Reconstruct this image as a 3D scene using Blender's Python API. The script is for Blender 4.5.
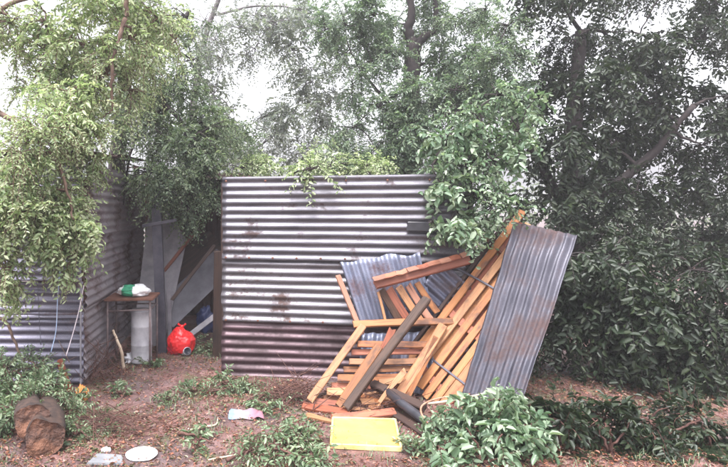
import bpy, bmesh, math, random
import numpy as np
from mathutils import Vector, Matrix, noise

for o in list(bpy.data.objects):
    bpy.data.objects.remove(o)
scene = bpy.context.scene
COL = scene.collection
rad = math.radians

# ------------------------------------------------------------------ camera
F, CU, CV, CAMZ = 560.0, 253.0, 207.0, 1.6          # focal length, principal point (px of the 728 wide photo), eye height
cam_d = bpy.data.cameras.new('camera')
cam = bpy.data.objects.new('camera', cam_d)
COL.objects.link(cam)
cam.location = (0, 0, CAMZ)
cam.rotation_euler = (rad(90), 0, 0)
cam_d.sensor_fit = 'HORIZONTAL'
cam_d.sensor_width = 36
cam_d.lens = 36 * F / 728
cam_d.shift_x = (364 - CU) / 728
cam_d.shift_y = -(233.5 - CV) / 728
cam_d.clip_start = 0.05
cam_d.clip_end = 2000
scene.camera = cam

# ------------------------------------------------------------------ sky, sun, exposure
SUN_EL, SUN_AZ = 68, 200         # azimuth, degrees clockwise from +Y (behind the camera, a little to the left)
world = bpy.data.worlds.new('World')
scene.world = world
world.use_nodes = True
wn = world.node_tree
wn.nodes.clear()
sky = wn.nodes.new('ShaderNodeTexSky')
sky.sky_type = 'NISHITA'
sky.sun_disc = False
sky.sun_elevation = rad(SUN_EL)
sky.sun_rotation = rad(SUN_AZ)
sky.dust_density = 6.0
sky.air_density = 1.0
hsv = wn.nodes.new('ShaderNodeHueSaturation')
hsv.inputs['Saturation'].default_value = 0.12        # a closed grey-white cloud cover
hsv.inputs['Value'].default_value = 1.45
bg = wn.nodes.new('ShaderNodeBackground')
bg.inputs['Strength'].default_value = 0.15
wo = wn.nodes.new('ShaderNodeOutputWorld')
wn.links.new(sky.outputs[0], hsv.inputs['Color'])
tint = wn.nodes.new('ShaderNodeMix'); tint.data_type = 'RGBA'; tint.blend_type = 'MULTIPLY'
tint.inputs[0].default_value = 1.0
tint.inputs[7].default_value = (1.0, 0.985, 1.025, 1)      # faintly lilac storm light
wn.links.new(hsv.outputs[0], tint.inputs[6])
wn.links.new(tint.outputs[2], bg.inputs['Color'])
wn.links.new(bg.outputs[0], wo.inputs['Surface'])

sun_d = bpy.data.lights.new('sun', 'SUN')
sun_d.energy = 1.1
sun_d.angle = rad(22)
sun_d.color = (1.0, 0.965, 0.92)
sun = bpy.data.objects.new('sun', sun_d)
COL.objects.link(sun)
_a, _e = rad(SUN_AZ), rad(SUN_EL)
to_sun = Vector((math.sin(_a) * math.cos(_e), math.cos(_a) * math.cos(_e), math.sin(_e)))
sun.rotation_euler = to_sun.to_track_quat('Z', 'Y').to_euler()
sun.location = (0, 0, 12)

scene.view_settings.view_transform = 'Standard'
scene.view_settings.look = 'None'
scene.view_settings.gamma = 1.0
scene.view_settings.use_curve_mapping = False
scene.view_settings.exposure = 1.42
scene.render.engine = 'CYCLES'
scene.render.resolution_x, scene.render.resolution_y = 1024, 657
scene.cycles.max_bounces = 6
scene.cycles.transparent_max_bounces = 4

# ------------------------------------------------------------------ helpers
def P(u, v, y):
    """point that is seen at photo pixel (u, v) and stands y metres away"""
    return Vector(((u - CU) / F * y, y, CAMZ - (v - CV) / F * y))

def ground_h(x, y):
    return 0.012 * np.sin(1.7 * x + 0.6) * np.sin(1.3 * y + 0.4) + 0.007 * np.sin(4.1 * x + 1.9 * y) + 0.004 * np.sin(9.3 * x - 7.1 * y + 1)

def G(u, v, dz=0.0):
    """ground point seen at pixel (u, v)"""
    y = CAMZ * F / (v - CV)
    x = (u - CU) / F * y
    return Vector((x, y, float(ground_h(x, y)) + dz))

class Plane:
    def __init__(s, a, b, c):
        s.p = Vector(a)
        s.n = (Vector(b) - s.p).cross(Vector(c) - s.p).normalized()
        if s.n.y > 0:
            s.n = -s.n
    def hit(s, u, v, off=0.0):
        o = Vector((0, 0, CAMZ))
        d = Vector(((u - CU) / F, 1, -(v - CV) / F))
        t = (s.p + s.n * off - o).dot(s.n) / d.dot(s.n)
        return o + d * t

def link(o, parent=None):
    COL.objects.link(o)
    if parent is not None:
        o.parent = parent
    return o

def tag(o, label=None, cat=None, group=None, kind=None):
    if label: o['label'] = label
    if cat: o['category'] = cat
    if group: o['group'] = group
    if kind: o['kind'] = kind
    return o

def thing(name, label, cat, loc=(0, 0, 0), group=None):
    o = bpy.data.objects.new(name, None)
    o.empty_display_size = 0.1
    o.location = loc
    link(o)
    return tag(o, label, cat, group)

def place(o, parent, M=None):
    """parent with the parent's translation taken out (parents carry only a location)"""
    if M is None:
        M = o.matrix_basis.copy()
    if parent is not None:
        off = Vector((0, 0, 0))
        q = parent
        loc = q.matrix_basis.copy()
        while q.parent is not None:
            q = q.parent
            loc = q.matrix_basis @ loc
        o.parent = parent
        M = loc.inverted() @ M
    o.matrix_basis = M
    return o

def mesh_obj(name, verts, faces, mat, parent=None, M=None, smooth=False, uvs=None):
    me = bpy.data.meshes.new(name)
    me.from_pydata([tuple(v) for v in verts], [], faces)
    if uvs is not None:
        uvl = me.uv_layers.new(name='UVMap')
        li = np.zeros(len(me.loops), dtype=np.int32)
        me.loops.foreach_get('vertex_index', li)
        uvl.data.foreach_set('uv', np.asarray(uvs, dtype=np.float32)[li].ravel())
    if smooth:
        me.polygons.foreach_set('use_smooth', [True] * len(me.polygons))
    me.materials.append(mat)
    me.update()
    o = bpy.data.objects.new(name, me)
    COL.objects.link(o)
    return place(o, parent, M if M is not None else Matrix.Identity(4))

def np_mesh(name, verts, faces, mat, parent=None, loc=(0, 0, 0)):
    """faces: int array (n, k)"""
    verts = np.asarray(verts, dtype=np.float32) - np.asarray(loc, dtype=np.float32)
    faces = np.asarray(faces, dtype=np.int32)
    n, k = faces.shape
    me = bpy.data.meshes.new(name)
    me.vertices.add(len(verts))
    me.vertices.foreach_set('co', verts.ravel())
    me.loops.add(n * k)
    me.loops.foreach_set('vertex_index', faces.ravel())
    me.polygons.add(n)
    me.polygons.foreach_set('loop_start', np.arange(0, n * k, k, dtype=np.int32))
    me.update(calc_edges=True)
    me.materials.append(mat)
    o = bpy.data.objects.new(name, me)
    COL.objects.link(o)
    return place(o, parent, Matrix.Translation(loc))

def tube_geo(pts, radii, sides=8, verts=None, faces=None, wob=0.0, cap=True):
    verts = [] if verts is None else verts
    faces = [] if faces is None else faces
    pts = [Vector(p) for p in pts]
    base = len(verts)
    ref = Vector((0.31, 0.17, 0.93))
    for i, p in enumerate(pts):
        t = (pts[min(i + 1, len(pts) - 1)] - pts[max(i - 1, 0)]).normalized()
        a = t.cross(ref)
        if a.length < 0.05:
            a = t.cross(Vector((1, 0, 0)))
        a.normalize()
        b = t.cross(a).normalized()
        for k in range(sides):
            an = 2 * math.pi * k / sides
            r = radii[i] * (1 + (noise.noise(p * 9 + Vector((k * 1.7, 0, 0))) * wob if wob else 0))
            verts.append(p + a * (math.cos(an) * r) + b * (math.sin(an) * r))
    for i in range(len(pts) - 1):
        for k in range(sides):
            k2 = (k + 1) % sides
            faces.append((base + i * sides + k, base + i * sides + k2, base + (i + 1) * sides + k2, base + (i + 1) * sides + k))
    if cap:
        faces.append(tuple(base + k for k in reversed(range(sides))))
        faces.append(tuple(base + (len(pts) - 1) * sides + k for k in range(sides)))
    return verts, faces

def curve_pts(pts, n=10, jit=0.0, rng=None):
    """Catmull-Rom through pts"""
    pts = [Vector(p) for p in pts]
    q = [pts[0] * 2 - pts[1]] + pts + [pts[-1] * 2 - pts[-2]]
    out = []
    for i in range(1, len(q) - 2):
        for k in range(n):
            t = k / n
            a, b, c, d = q[i - 1], q[i], q[i + 1], q[i + 2]
            p = 0.5 * ((2 * b) + (c - a) * t + (2 * a - 5 * b + 4 * c - d) * t * t + (3 * b - a - 3 * c + d) * t ** 3)
            if jit and rng:
                p = p + Vector((rng.uniform(-jit, jit), rng.uniform(-jit, jit), rng.uniform(-jit, jit)))
            out.append(p)
    out.append(pts[-1])
    return out

def tube(name, pts, radii, mat, parent=None, sides=8, wob=0.0):
    pts = [Vector(p) for p in pts]
    if not hasattr(radii, '__len__'):
        radii = [radii] * len(pts)
    elif len(radii) != len(pts):
        radii = list(np.interp(np.linspace(0, 1, len(pts)), np.linspace(0, 1, len(radii)), radii))
    o0 = pts[0].copy()
    v, f = tube_geo([p - o0 for p in pts], radii, sides, wob=wob)
    return mesh_obj(name, v, f, mat, parent, Matrix.Translation(o0), smooth=True)

# ------------------------------------------------------------------ materials
MATS = {}
def new_mat(name):
    m = bpy.data.materials.new(name)
    m.use_nodes = True
    nt = m.node_tree
    nt.nodes.clear()
    out = nt.nodes.new('ShaderNodeOutputMaterial')
    b = nt.nodes.new('ShaderNodeBsdfPrincipled')
    nt.links.new(b.outputs[0], out.inputs['Surface'])
    MATS[name] = m
    return m, nt, b, out

def ramp(nt, fac, stops, interp='LINEAR'):
    r = nt.nodes.new('ShaderNodeValToRGB')
    r.color_ramp.interpolation = interp
    e = r.color_ramp.elements
    while len(e) < len(stops):
        e.new(0.5)
    for i, (p, c) in enumerate(stops):
        e[i].position = p
        e[i].color = (*c, 1) if len(c) == 3 else c
    nt.links.new(fac, r.inputs['Fac'])
    return r.outputs['Color']

def noise_tex(nt, vec, scale, detail=4, rough=0.55, dist=0.0):
    n = nt.nodes.new('ShaderNodeTexNoise')
    n.inputs['Scale'].default_value = scale
    n.inputs['Detail'].default_value = detail
    n.inputs['Roughness'].default_value = rough
    n.inputs['Distortion'].default_value = dist
    if vec is not None:
        nt.links.new(vec, n.inputs['Vector'])
    return n.outputs['Fac']

def mapping(nt, vec, scale=(1, 1, 1), loc=(0, 0, 0)):
    m = nt.nodes.new('ShaderNodeMapping')
    m.inputs['Scale'].default_value = scale
    m.inputs['Location'].default_value = loc
    nt.links.new(vec, m.inputs['Vector'])
    return m.outputs[0]

def mixc(nt, fac, a, b, mode='MIX'):
    m = nt.nodes.new('ShaderNodeMix')
    m.data_type = 'RGBA'
    m.blend_type = mode
    for sock, val in ((m.inputs['Factor'], fac), (m.inputs['A'], a), (m.inputs['B'], b)):
        pass
    fi, ai, bi = m.inputs[0], m.inputs[6], m.inputs[7]
    for s, val in ((fi, fac), (ai, a), (bi, b)):
        if hasattr(val, 'is_output') or isinstance(val, bpy.types.NodeSocket):
            nt.links.new(val, s)
        elif isinstance(val, (tuple, list)):
            s.default_value = (*val, 1) if len(val) == 3 else val
        else:
            s.default_value = val
    return m.outputs[2]

def bump(nt, b, h, strength=0.3, dist=0.01):
    n = nt.nodes.new('ShaderNodeBump')
    n.inputs['Strength'].default_value = strength
    n.inputs['Distance'].default_value = dist
    nt.links.new(h, n.inputs['Height'])
    nt.links.new(n.outputs[0], b.inputs['Normal'])

def obj_vec(nt):
    """object coordinates shifted by a random amount per object"""
    tc = nt.nodes.new('ShaderNodeTexCoord')
    oi = nt.nodes.new('ShaderNodeObjectInfo')
    mu = nt.nodes.new('ShaderNodeVectorMath'); mu.operation = 'SCALE'
    cb = nt.nodes.new('ShaderNodeCombineXYZ')
    for i in range(3):
        nt.links.new(oi.outputs['Random'], cb.inputs[i])
    nt.links.new(cb.outputs[0], mu.inputs[0]); mu.inputs['Scale'].default_value = 37.0
    ad = nt.nodes.new('ShaderNodeVectorMath'); ad.operation = 'ADD'
    nt.links.new(tc.outputs['Object'], ad.inputs[0]); nt.links.new(mu.outputs[0], ad.inputs[1])
    return ad.outputs[0], oi.outputs['Random']

def mat_sheet(name, base, pale, rust, rust_at=0.55, rust_soft=0.15, seed=0.0, metallic=0.35, rough=0.42):
    """weathered corrugated iron: UV x runs along the ridges, y across (metres)"""
    m, nt, b, out = new_mat(name)
    uv = nt.nodes.new('ShaderNodeUVMap')
    tc = nt.nodes.new('ShaderNodeTexCoord')
    v_long = mapping(nt, uv.outputs[0], (1.6, 9.0, 1), (seed, seed * 0.7, 0))
    v_iso = mapping(nt, uv.outputs[0], (1, 1, 1), (seed * 1.3, seed, 0))
    n1 = noise_tex(nt, v_long, 1.5, 6, 0.62)
    n2 = noise_tex(nt, v_iso, 2.3, 5, 0.6, 0.4)
    n3 = noise_tex(nt, v_iso, 38, 4, 0.65)
    c0 = ramp(nt, n1, [(0.32, base), (0.68, pale)])
    mx = nt.nodes.new('ShaderNodeMath'); mx.operation = 'MULTIPLY_ADD'
    nt.links.new(n3, mx.inputs[0]); mx.inputs[1].default_value = 0.28; nt.links.new(n2, mx.inputs[2])
    mx2 = nt.nodes.new('ShaderNodeMath'); mx2.operation = 'MULTIPLY_ADD'
    nt.links.new(n1, mx2.inputs[0]); mx2.inputs[1].default_value = 0.35; nt.links.new(mx.outputs[0], mx2.inputs[2])
    rf = ramp(nt, mx2.outputs[0], [(rust_at, (0, 0, 0)), (min(rust_at + rust_soft, 1), (1, 1, 1))])
    rc = ramp(nt, n3, [(0.3, tuple(x * 0.55 for x in rust)), (0.7, rust)])
    c = mixc(nt, rf, c0, rc)
    sp = ramp(nt, noise_tex(nt, v_iso, 120, 2, 0.5), [(0.3, (0.72, 0.72, 0.72)), (0.6, (1, 1, 1))])
    c = mixc(nt, 1.0, c, sp, 'MULTIPLY')
    nt.links.new(c, b.inputs['Base Color'])
    inv = nt.nodes.new('ShaderNodeMath'); inv.operation = 'MULTIPLY_ADD'
    nt.links.new(rf, inv.inputs[0]); inv.inputs[1].default_value = -metallic; inv.inputs[2].default_value = metallic
    nt.links.new(inv.outputs[0], b.inputs['Metallic'])
    rr = nt.nodes.new('ShaderNodeMath'); rr.operation = 'MULTIPLY_ADD'
    nt.links.new(rf, rr.inputs[0]); rr.inputs[1].default_value = 0.35; rr.inputs[2].default_value = rough
    nt.links.new(rr.outputs[0], b.inputs['Roughness'])
    bump(nt, b, n3, 0.25, 0.004)
    return m

def mat_wood(name, c1, c2, dark, rough=0.7, wear=0.5):
    """sawn timber: grain along local X"""
    m, nt, b, out = new_mat(name)
    v, rnd = obj_vec(nt)
    g = noise_tex(nt, mapping(nt, v, (1.2, 22, 22)), 2.0, 5, 0.6, 0.6)
    c = ramp(nt, g, [(0.3, c2), (0.62, c1)])
    st = noise_tex(nt, mapping(nt, v, (3, 7, 7)), 1.4, 5, 0.65)
    k = ramp(nt, st, [(wear, (0, 0, 0)), (wear + 0.13, (1, 1, 1))])
    cr = noise_tex(nt, mapping(nt, v, (0.9, 60, 60)), 1.6, 3, 0.5, 0.3)
    ck = ramp(nt, cr, [(0.30, (0.25, 0.22, 0.2)), (0.38, (1, 1, 1))])
    c = mixc(nt, 1.0, c, ck, 'MULTIPLY')
    c = mixc(nt, k, c, dark)
    rv = ramp(nt, rnd, [(0, (0.50, 0.44, 0.42)), (0.3, (0.92, 0.86, 0.84)), (0.65, (1.08, 1.04, 1.0)), (1, (0.72, 0.56, 0.46))])
    c = mixc(nt, 1.0, c, rv, 'MULTIPLY')
    nt.links.new(c, b.inputs['Base Color'])
    b.inputs['Roughness'].default_value = rough
    bump(nt, b, g, 0.35, 0.004)
    return m

def mat_plain(name, c1, c2, scale=8, rough=0.6, metallic=0.0, bump_s=0.15, spec=0.5):
    m, nt, b, out = new_mat(name)
    v, rnd = obj_vec(nt)
    n = noise_tex(nt, v, scale, 5, 0.6)
    nt.links.new(ramp(nt, n, [(0.35, c1), (0.65, c2)]), b.inputs['Base Color'])
    b.inputs['Roughness'].default_value = rough
    b.inputs['Metallic'].default_value = metallic
    b.inputs['Specular IOR Level'].default_value = spec
    bump(nt, b, noise_tex(nt, v, scale * 6, 3, 0.6), bump_s, 0.004)
    return m

def mat_leaf(name, stops, rough=0.42, trans=0.35, patch=1.2, spec=0.5):
    m, nt, b, out = new_mat(name)
    geo = nt.nodes.new('ShaderNodeNewGeometry')
    tc = nt.nodes.new('ShaderNodeTexCoord')
    n = noise_tex(nt, tc.outputs['Object'], patch, 3, 0.6)
    ma = nt.nodes.new('ShaderNodeMath'); ma.operation = 'MULTIPLY_ADD'
    nt.links.new(geo.outputs['Random Per Island'], ma.inputs[0]); ma.inputs[1].default_value = 0.55
    mb = nt.nodes.new('ShaderNodeMath'); mb.operation = 'MULTIPLY'
    nt.links.new(n, mb.inputs[0]); mb.inputs[1].default_value = 0.5
    nt.links.new(mb.outputs[0], ma.inputs[2])
    c = ramp(nt, ma.outputs[0], stops)
    nt.links.new(c, b.inputs['Base Color'])
    b.inputs['Roughness'].default_value = rough
    b.inputs['Specular IOR Level'].default_value = spec
    tr = nt.nodes.new('ShaderNodeBsdfTranslucent')
    tcx = mixc(nt, 1.0, c, (1.15, 1.3, 0.8), 'MULTIPLY')
    nt.links.new(tcx, tr.inputs['Color'])
    ms = nt.nodes.new('ShaderNodeMixShader')
    ms.inputs[0].default_value = trans
    nt.links.new(b.outputs[0], ms.inputs[1]); nt.links.new(tr.outputs[0], ms.inputs[2])
    nt.links.new(ms.outputs[0], out.inputs['Surface'])
    return m

M_wall_top = mat_sheet('iron_wall_upper', (0.085, 0.081, 0.098), (0.185, 0.177, 0.203), (0.075, 0.045, 0.045), 0.90, 0.14, 1.7, 0.42, 0.42)
M_wall_mid = mat_sheet('iron_wall_middle', (0.12, 0.111, 0.127), (0.245, 0.233, 0.254), (0.10, 0.06, 0.055), 0.91, 0.14, 4.1, 0.42, 0.42)
M_wall_low = mat_sheet('iron_wall_lower', (0.06, 0.034, 0.041), (0.14, 0.088, 0.102), (0.05, 0.024, 0.028), 0.82, 0.2, 8.3, 0.4, 0.42)
M_shed = mat_sheet('iron_shed', (0.11, 0.105, 0.145), (0.23, 0.22, 0.28), (0.09, 0.045, 0.04), 0.86, 0.15, 12.9, 0.5, 0.4)
M_shed_side = mat_sheet('iron_shed_side', (0.21, 0.185, 0.205), (0.38, 0.34, 0.365), (0.11, 0.06, 0.055), 0.80, 0.2, 17.3, 0.3, 0.5)
M_sheet_blue = mat_sheet('iron_blue_grey', (0.12, 0.14, 0.21), (0.30, 0.32, 0.42), (0.12, 0.075, 0.09), 0.86, 0.15, 22.1, 0.5, 0.4)
M_sheet_dark = mat_sheet('iron_slate', (0.075, 0.08, 0.12), (0.17, 0.175, 0.24), (0.08, 0.05, 0.05), 0.84, 0.15, 27.7, 0.5, 0.4)
M_sheet_lilac = mat_sheet('iron_lilac_grey', (0.05, 0.05, 0.068), (0.11, 0.107, 0.135), (0.085, 0.05, 0.05), 0.76, 0.2, 31.7, 0.35, 0.45)
M_rust_sheet = mat_sheet('iron_rusted', (0.06, 0.042, 0.045), (0.12, 0.08, 0.08), (0.09, 0.04, 0.03), 0.6, 0.25, 36.1, 0.1, 0.6)

M_orange = mat_wood('fresh_timber', (0.42, 0.19, 0.068), (0.28, 0.105, 0.036), (0.13, 0.06, 0.035), 0.6, 0.52)
M_pale = mat_wood('pale_timber', (0.47, 0.26, 0.13), (0.34, 0.16, 0.075), (0.18, 0.095, 0.055), 0.62, 0.53)
M_redwood = mat_wood('red_timber', (0.36, 0.13, 0.075), (0.22, 0.07, 0.045), (0.09, 0.04, 0.035), 0.62, 0.58)
M_pink = mat_wood('pinkish_timber', (0.44, 0.23, 0.16), (0.30, 0.135, 0.09), (0.13, 0.065, 0.055), 0.62, 0.6)
M_grey_wood = mat_wood('weathered_timber', (0.12, 0.072, 0.05), (0.062, 0.038, 0.028), (0.03, 0.022, 0.02), 0.75, 0.52)
M_brown_wood = mat_wood('brown_timber', (0.06, 0.034, 0.027), (0.03, 0.018, 0.016), (0.015, 0.01, 0.01), 0.75, 0.55)
M_board = mat_plain('grey_painted_board', (0.07, 0.068, 0.085), (0.135, 0.13, 0.155), 6, 0.6)
M_board2 = mat_plain('white_painted_board', (0.17, 0.16, 0.185), (0.30, 0.285, 0.31), 6, 0.6)
M_steel = mat_plain('dark_steel', (0.05, 0.05, 0.068), (0.095, 0.09, 0.115), 9, 0.42, 0.3)
M_rusty = mat_plain('rusty_steel', (0.10, 0.042, 0.03), (0.18, 0.078, 0.05), 14, 0.75)
M_frame = mat_plain('dull_table_frame', (0.10, 0.075, 0.075), (0.19, 0.14, 0.14), 20, 0.6)
M_white_pl = mat_plain('white_plastic', (0.50, 0.50, 0.54), (0.64, 0.64, 0.67), 6, 0.38, 0, 0.05)
M_white_en = mat_plain('white_enamel', (0.80, 0.80, 0.80), (0.86, 0.86, 0.86), 6, 0.25, 0, 0.02)
M_red_pl = mat_plain('red_plastic', (0.62, 0.02, 0.025), (0.75, 0.03, 0.03), 5, 0.28, 0, 0.08)
M_blue_tarp = mat_plain('blue_tarpaulin', (0.012, 0.018, 0.06), (0.02, 0.03, 0.10), 5, 0.5)
M_yellow = mat_plain('yellow_plastic', (0.56, 0.32, 0.055), (0.64, 0.41, 0.12), 3, 0.4, 0, 0.04)
nt = M_yellow.node_tree
b = [n for n in nt.nodes if n.type == 'BSDF_PRINCIPLED'][0]
src = b.inputs['Base Color'].links[0].from_socket
tc = nt.nodes.new('ShaderNodeTexCoord')
mud = ramp(nt, noise_tex(nt, tc.outputs['Object'], 6, 7, 0.72, 0.5), [(0.50, (0, 0, 0)), (0.70, (0.85, 0.85, 0.85))])
scr = ramp(nt, noise_tex(nt, mapping(nt, tc.outputs['Object'], (4, 40, 4)), 2.5, 4, 0.6), [(0.62, (0, 0, 0)), (0.7, (0.35, 0.35, 0.35))])
c = mixc(nt, scr, src, (0.62, 0.58, 0.42))
nt.links.new(mixc(nt, mud, c, (0.20, 0.12, 0.07)), b.inputs['Base Color'])
M_black = mat_plain('black_pipe', (0.02, 0.02, 0.025), (0.045, 0.045, 0.055), 7, 0.32)
M_grey_slab = mat_plain('grey_slab', (0.13, 0.135, 0.15), (0.22, 0.225, 0.24), 7, 0.6)
M_cordblue = mat_plain('pale_blue_cord', (0.35, 0.48, 0.72), (0.5, 0.6, 0.8), 20, 0.6)
M_cordwhite = mat_plain('white_cord', (0.7, 0.6, 0.66), (0.8, 0.72, 0.76), 20, 0.6)
M_bark = mat_plain('dark_bark', (0.018, 0.014, 0.016), (0.045, 0.034, 0.032), 14, 0.85, 0, 0.8)
M_bark_lt = mat_plain('light_bark', (0.09, 0.055, 0.042), (0.18, 0.115, 0.085), 14, 0.8, 0, 0.6)
M_twig = mat_plain('red_brown_twig', (0.055, 0.024, 0.02), (0.12, 0.055, 0.042), 14, 0.8, 0, 0.4)
M_stick = mat_plain('peeled_stick', (0.45, 0.34, 0.25), (0.60, 0.48, 0.37), 14, 0.7, 0, 0.3)
M_bark_chip = mat_plain('orange_bark', (0.42, 0.15, 0.04), (0.58, 0.26, 0.07), 18, 0.75, 0, 0.6)

LEAF_NEAR = mat_leaf('leaf_light', [(0.08, (0.08, 0.125, 0.06)), (0.32, (0.23, 0.31, 0.155)), (0.55, (0.41, 0.48, 0.29)), (0.8, (0.58, 0.61, 0.45)), (0.98, (0.48, 0.40, 0.26))], 0.34, 0.46)
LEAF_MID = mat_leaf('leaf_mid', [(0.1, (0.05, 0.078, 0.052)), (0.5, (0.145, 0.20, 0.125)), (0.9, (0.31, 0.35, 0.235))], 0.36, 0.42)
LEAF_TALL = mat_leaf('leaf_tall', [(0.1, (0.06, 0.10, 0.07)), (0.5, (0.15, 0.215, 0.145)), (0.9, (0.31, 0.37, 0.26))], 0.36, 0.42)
LEAF_BACK = mat_leaf('leaf_haze_grey', [(0.1, (0.13, 0.15, 0.15)), (0.5, (0.23, 0.255, 0.24)), (0.9, (0.34, 0.35, 0.32))], 0.45, 0.45)  # grey pallor in the colour stands in for haze over far leaves
LEAF_RIGHT = mat_leaf('leaf_broad', [(0.1, (0.05, 0.095, 0.055)), (0.45, (0.135, 0.21, 0.125)), (0.7, (0.28, 0.36, 0.25)), (0.95, (0.42, 0.47, 0.36))], 0.28, 0.34)
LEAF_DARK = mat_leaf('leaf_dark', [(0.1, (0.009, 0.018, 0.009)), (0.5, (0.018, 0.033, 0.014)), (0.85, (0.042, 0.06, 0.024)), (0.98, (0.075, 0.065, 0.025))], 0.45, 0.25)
LEAF_CUT = mat_leaf('leaf_cut', [(0.1, (0.05, 0.09, 0.045)), (0.5, (0.125, 0.185, 0.10)), (0.85, (0.25, 0.31, 0.19)), (0.98, (0.30, 0.24, 0.13))], 0.38, 0.3, 4)

# ------------------------------------------------------------------ ground
def build_ground():
    m, nt, b, out = new_mat('wet_soil')
    tc = nt.nodes.new('ShaderNodeTexCoord')
    v = tc.outputs['Object']
    n1 = noise_tex(nt, v, 1.1, 5, 0.6, 0.3)
    n2 = noise_tex(nt, v, 7.0, 6, 0.65, 0.2)
    n3 = noise_tex(nt, v, 60, 4, 0.7)
    c = ramp(nt, n2, [(0.3, (0.06, 0.028, 0.026)), (0.5, (0.17, 0.085, 0.075)), (0.72, (0.31, 0.185, 0.17))])
    c2 = ramp(nt, n2, [(0.3, (0.065, 0.045, 0.046)), (0.7, (0.21, 0.155, 0.16))])
    k = ramp(nt, n1, [(0.44, (0, 0, 0)), (0.6, (1, 1, 1))])
    c = mixc(nt, k, c, c2)
    moss = noise_tex(nt, v, 2.6, 6, 0.7)
    km = ramp(nt, moss, [(0.55, (0, 0, 0)), (0.7, (0.75, 0.75, 0.75))])
    c = mixc(nt, km, c, (0.12, 0.15, 0.065))
    gr = ramp(nt, n3, [(0.3, (0.6, 0.6, 0.6)), (0.65, (1.1, 1.1, 1.1))])
    c = mixc(nt, 1.0, c, gr, 'MULTIPLY')
    nt.links.new(c, b.inputs['Base Color'])
    r = ramp(nt, n1, [(0.38, (0.65, 0.65, 0.65)), (0.6, (0.28, 0.28, 0.28))])
    nt.links.new(r, b.inputs['Roughness'])
    mh = nt.nodes.new('ShaderNodeMath'); mh.operation = 'MULTIPLY_ADD'
    nt.links.new(n3, mh.inputs[0]); mh.inputs[1].default_value = 0.35; nt.links.new(n2, mh.inputs[2])
    bump(nt, b, mh.outputs[0], 0.7, 0.03)
    far = np.array([8, 12, 20, 40, 90, 200, 420.0])
    xs = np.concatenate([-far[::-1], np.arange(-6, 7.01, 0.075), far])
    ys = np.concatenate([-far[::-1] - 0.0, np.arange(-2, 7.01, 0.075), far])
    X, Y = np.meshgrid(xs, ys)
    Z = ground_h(X, Y)
    V = np.stack([X, Y, Z], -1).reshape(-1, 3)
    nx, ny = len(xs), len(ys)
    i = np.arange(nx * ny).reshape(ny, nx)
    Fc = np.stack([i[:-1, :-1], i[:-1, 1:], i[1:, 1:], i[1:, :-1]], -1).reshape(-1, 4)
    o = np_mesh('ground', V, Fc, m)
    o.data.polygons.foreach_set('use_smooth', [True] * len(o.data.polygons))
    o['kind'] = 'structure'
build_ground()

# ------------------------------------------------------------------ corrugated sheets and boards
def sheet(name, c00, c10, c01, c11, mat, parent=None, pitch=0.076, amp=0.0103, dents=0.012, seed=0, nl=None, curl=0.0, ragged=0.0, phase=0.0):
    """ridges run from c00 to c10 (and c01 to c11); c00 to c01 is across. Real iron thickness by a solidify modifier"""
    c00, c10, c01, c11 = (Vector(c) for c in (c00, c10, c01, c11))
    L = ((c10 - c00).length + (c11 - c01).length) / 2
    W = ((c01 - c00).length + (c11 - c10).length) / 2
    n = (c10 - c00).cross(c01 - c00).normalized()
    if n.y > 0 and abs(n.y) > 0.05:
        n = -n
    ncor = W / pitch
    na = max(8, int(round(ncor * 8)))
    nl = nl or max(10, int(L / 0.045))
    verts, uvs, faces = [], [], []
    sd = Vector((seed * 3.1, seed * 1.7, seed * 2.3))
    for j in range(na + 1):
        t = j / na
        for i in range(nl + 1):
            s = i / nl
            se = s
            if ragged and (i == 0 or i == nl):
                se = s + ragged / L * (noise.noise(Vector((t * W * 6, s * 3, seed))) )
            p = (c00 * (1 - se) + c10 * se) * (1 - t) + (c01 * (1 - se) + c11 * se) * t
            d = amp * math.sin(2 * math.pi * (t * ncor + phase)) * (1 + 0.18 * noise.noise(Vector((s * L * 2, t * W * 4, seed))))
            d += dents * noise.noise(Vector((s * L * 1.6, t * W * 1.9, 0)) + sd) + dents * 0.35 * noise.noise(Vector((s * L * 6, t * W * 7, 2)) + sd)
            d += curl * (2 * t - 1) ** 2
            verts.append(p + n * d - c00)
            uvs.append((s * L, t * W))
    for j in range(na):
        for i in range(nl):
            a = j * (nl + 1) + i
            faces.append((a, a + 1, a + nl + 2, a + nl + 1))
    o = mesh_obj(name, verts, faces, mat, parent, Matrix.Translation(c00), smooth=True, uvs=uvs)
    md = o.modifiers.new('thickness', 'SOLIDIFY')
    md.thickness = 0.0014
    md.offset = 0
    return o

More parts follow.
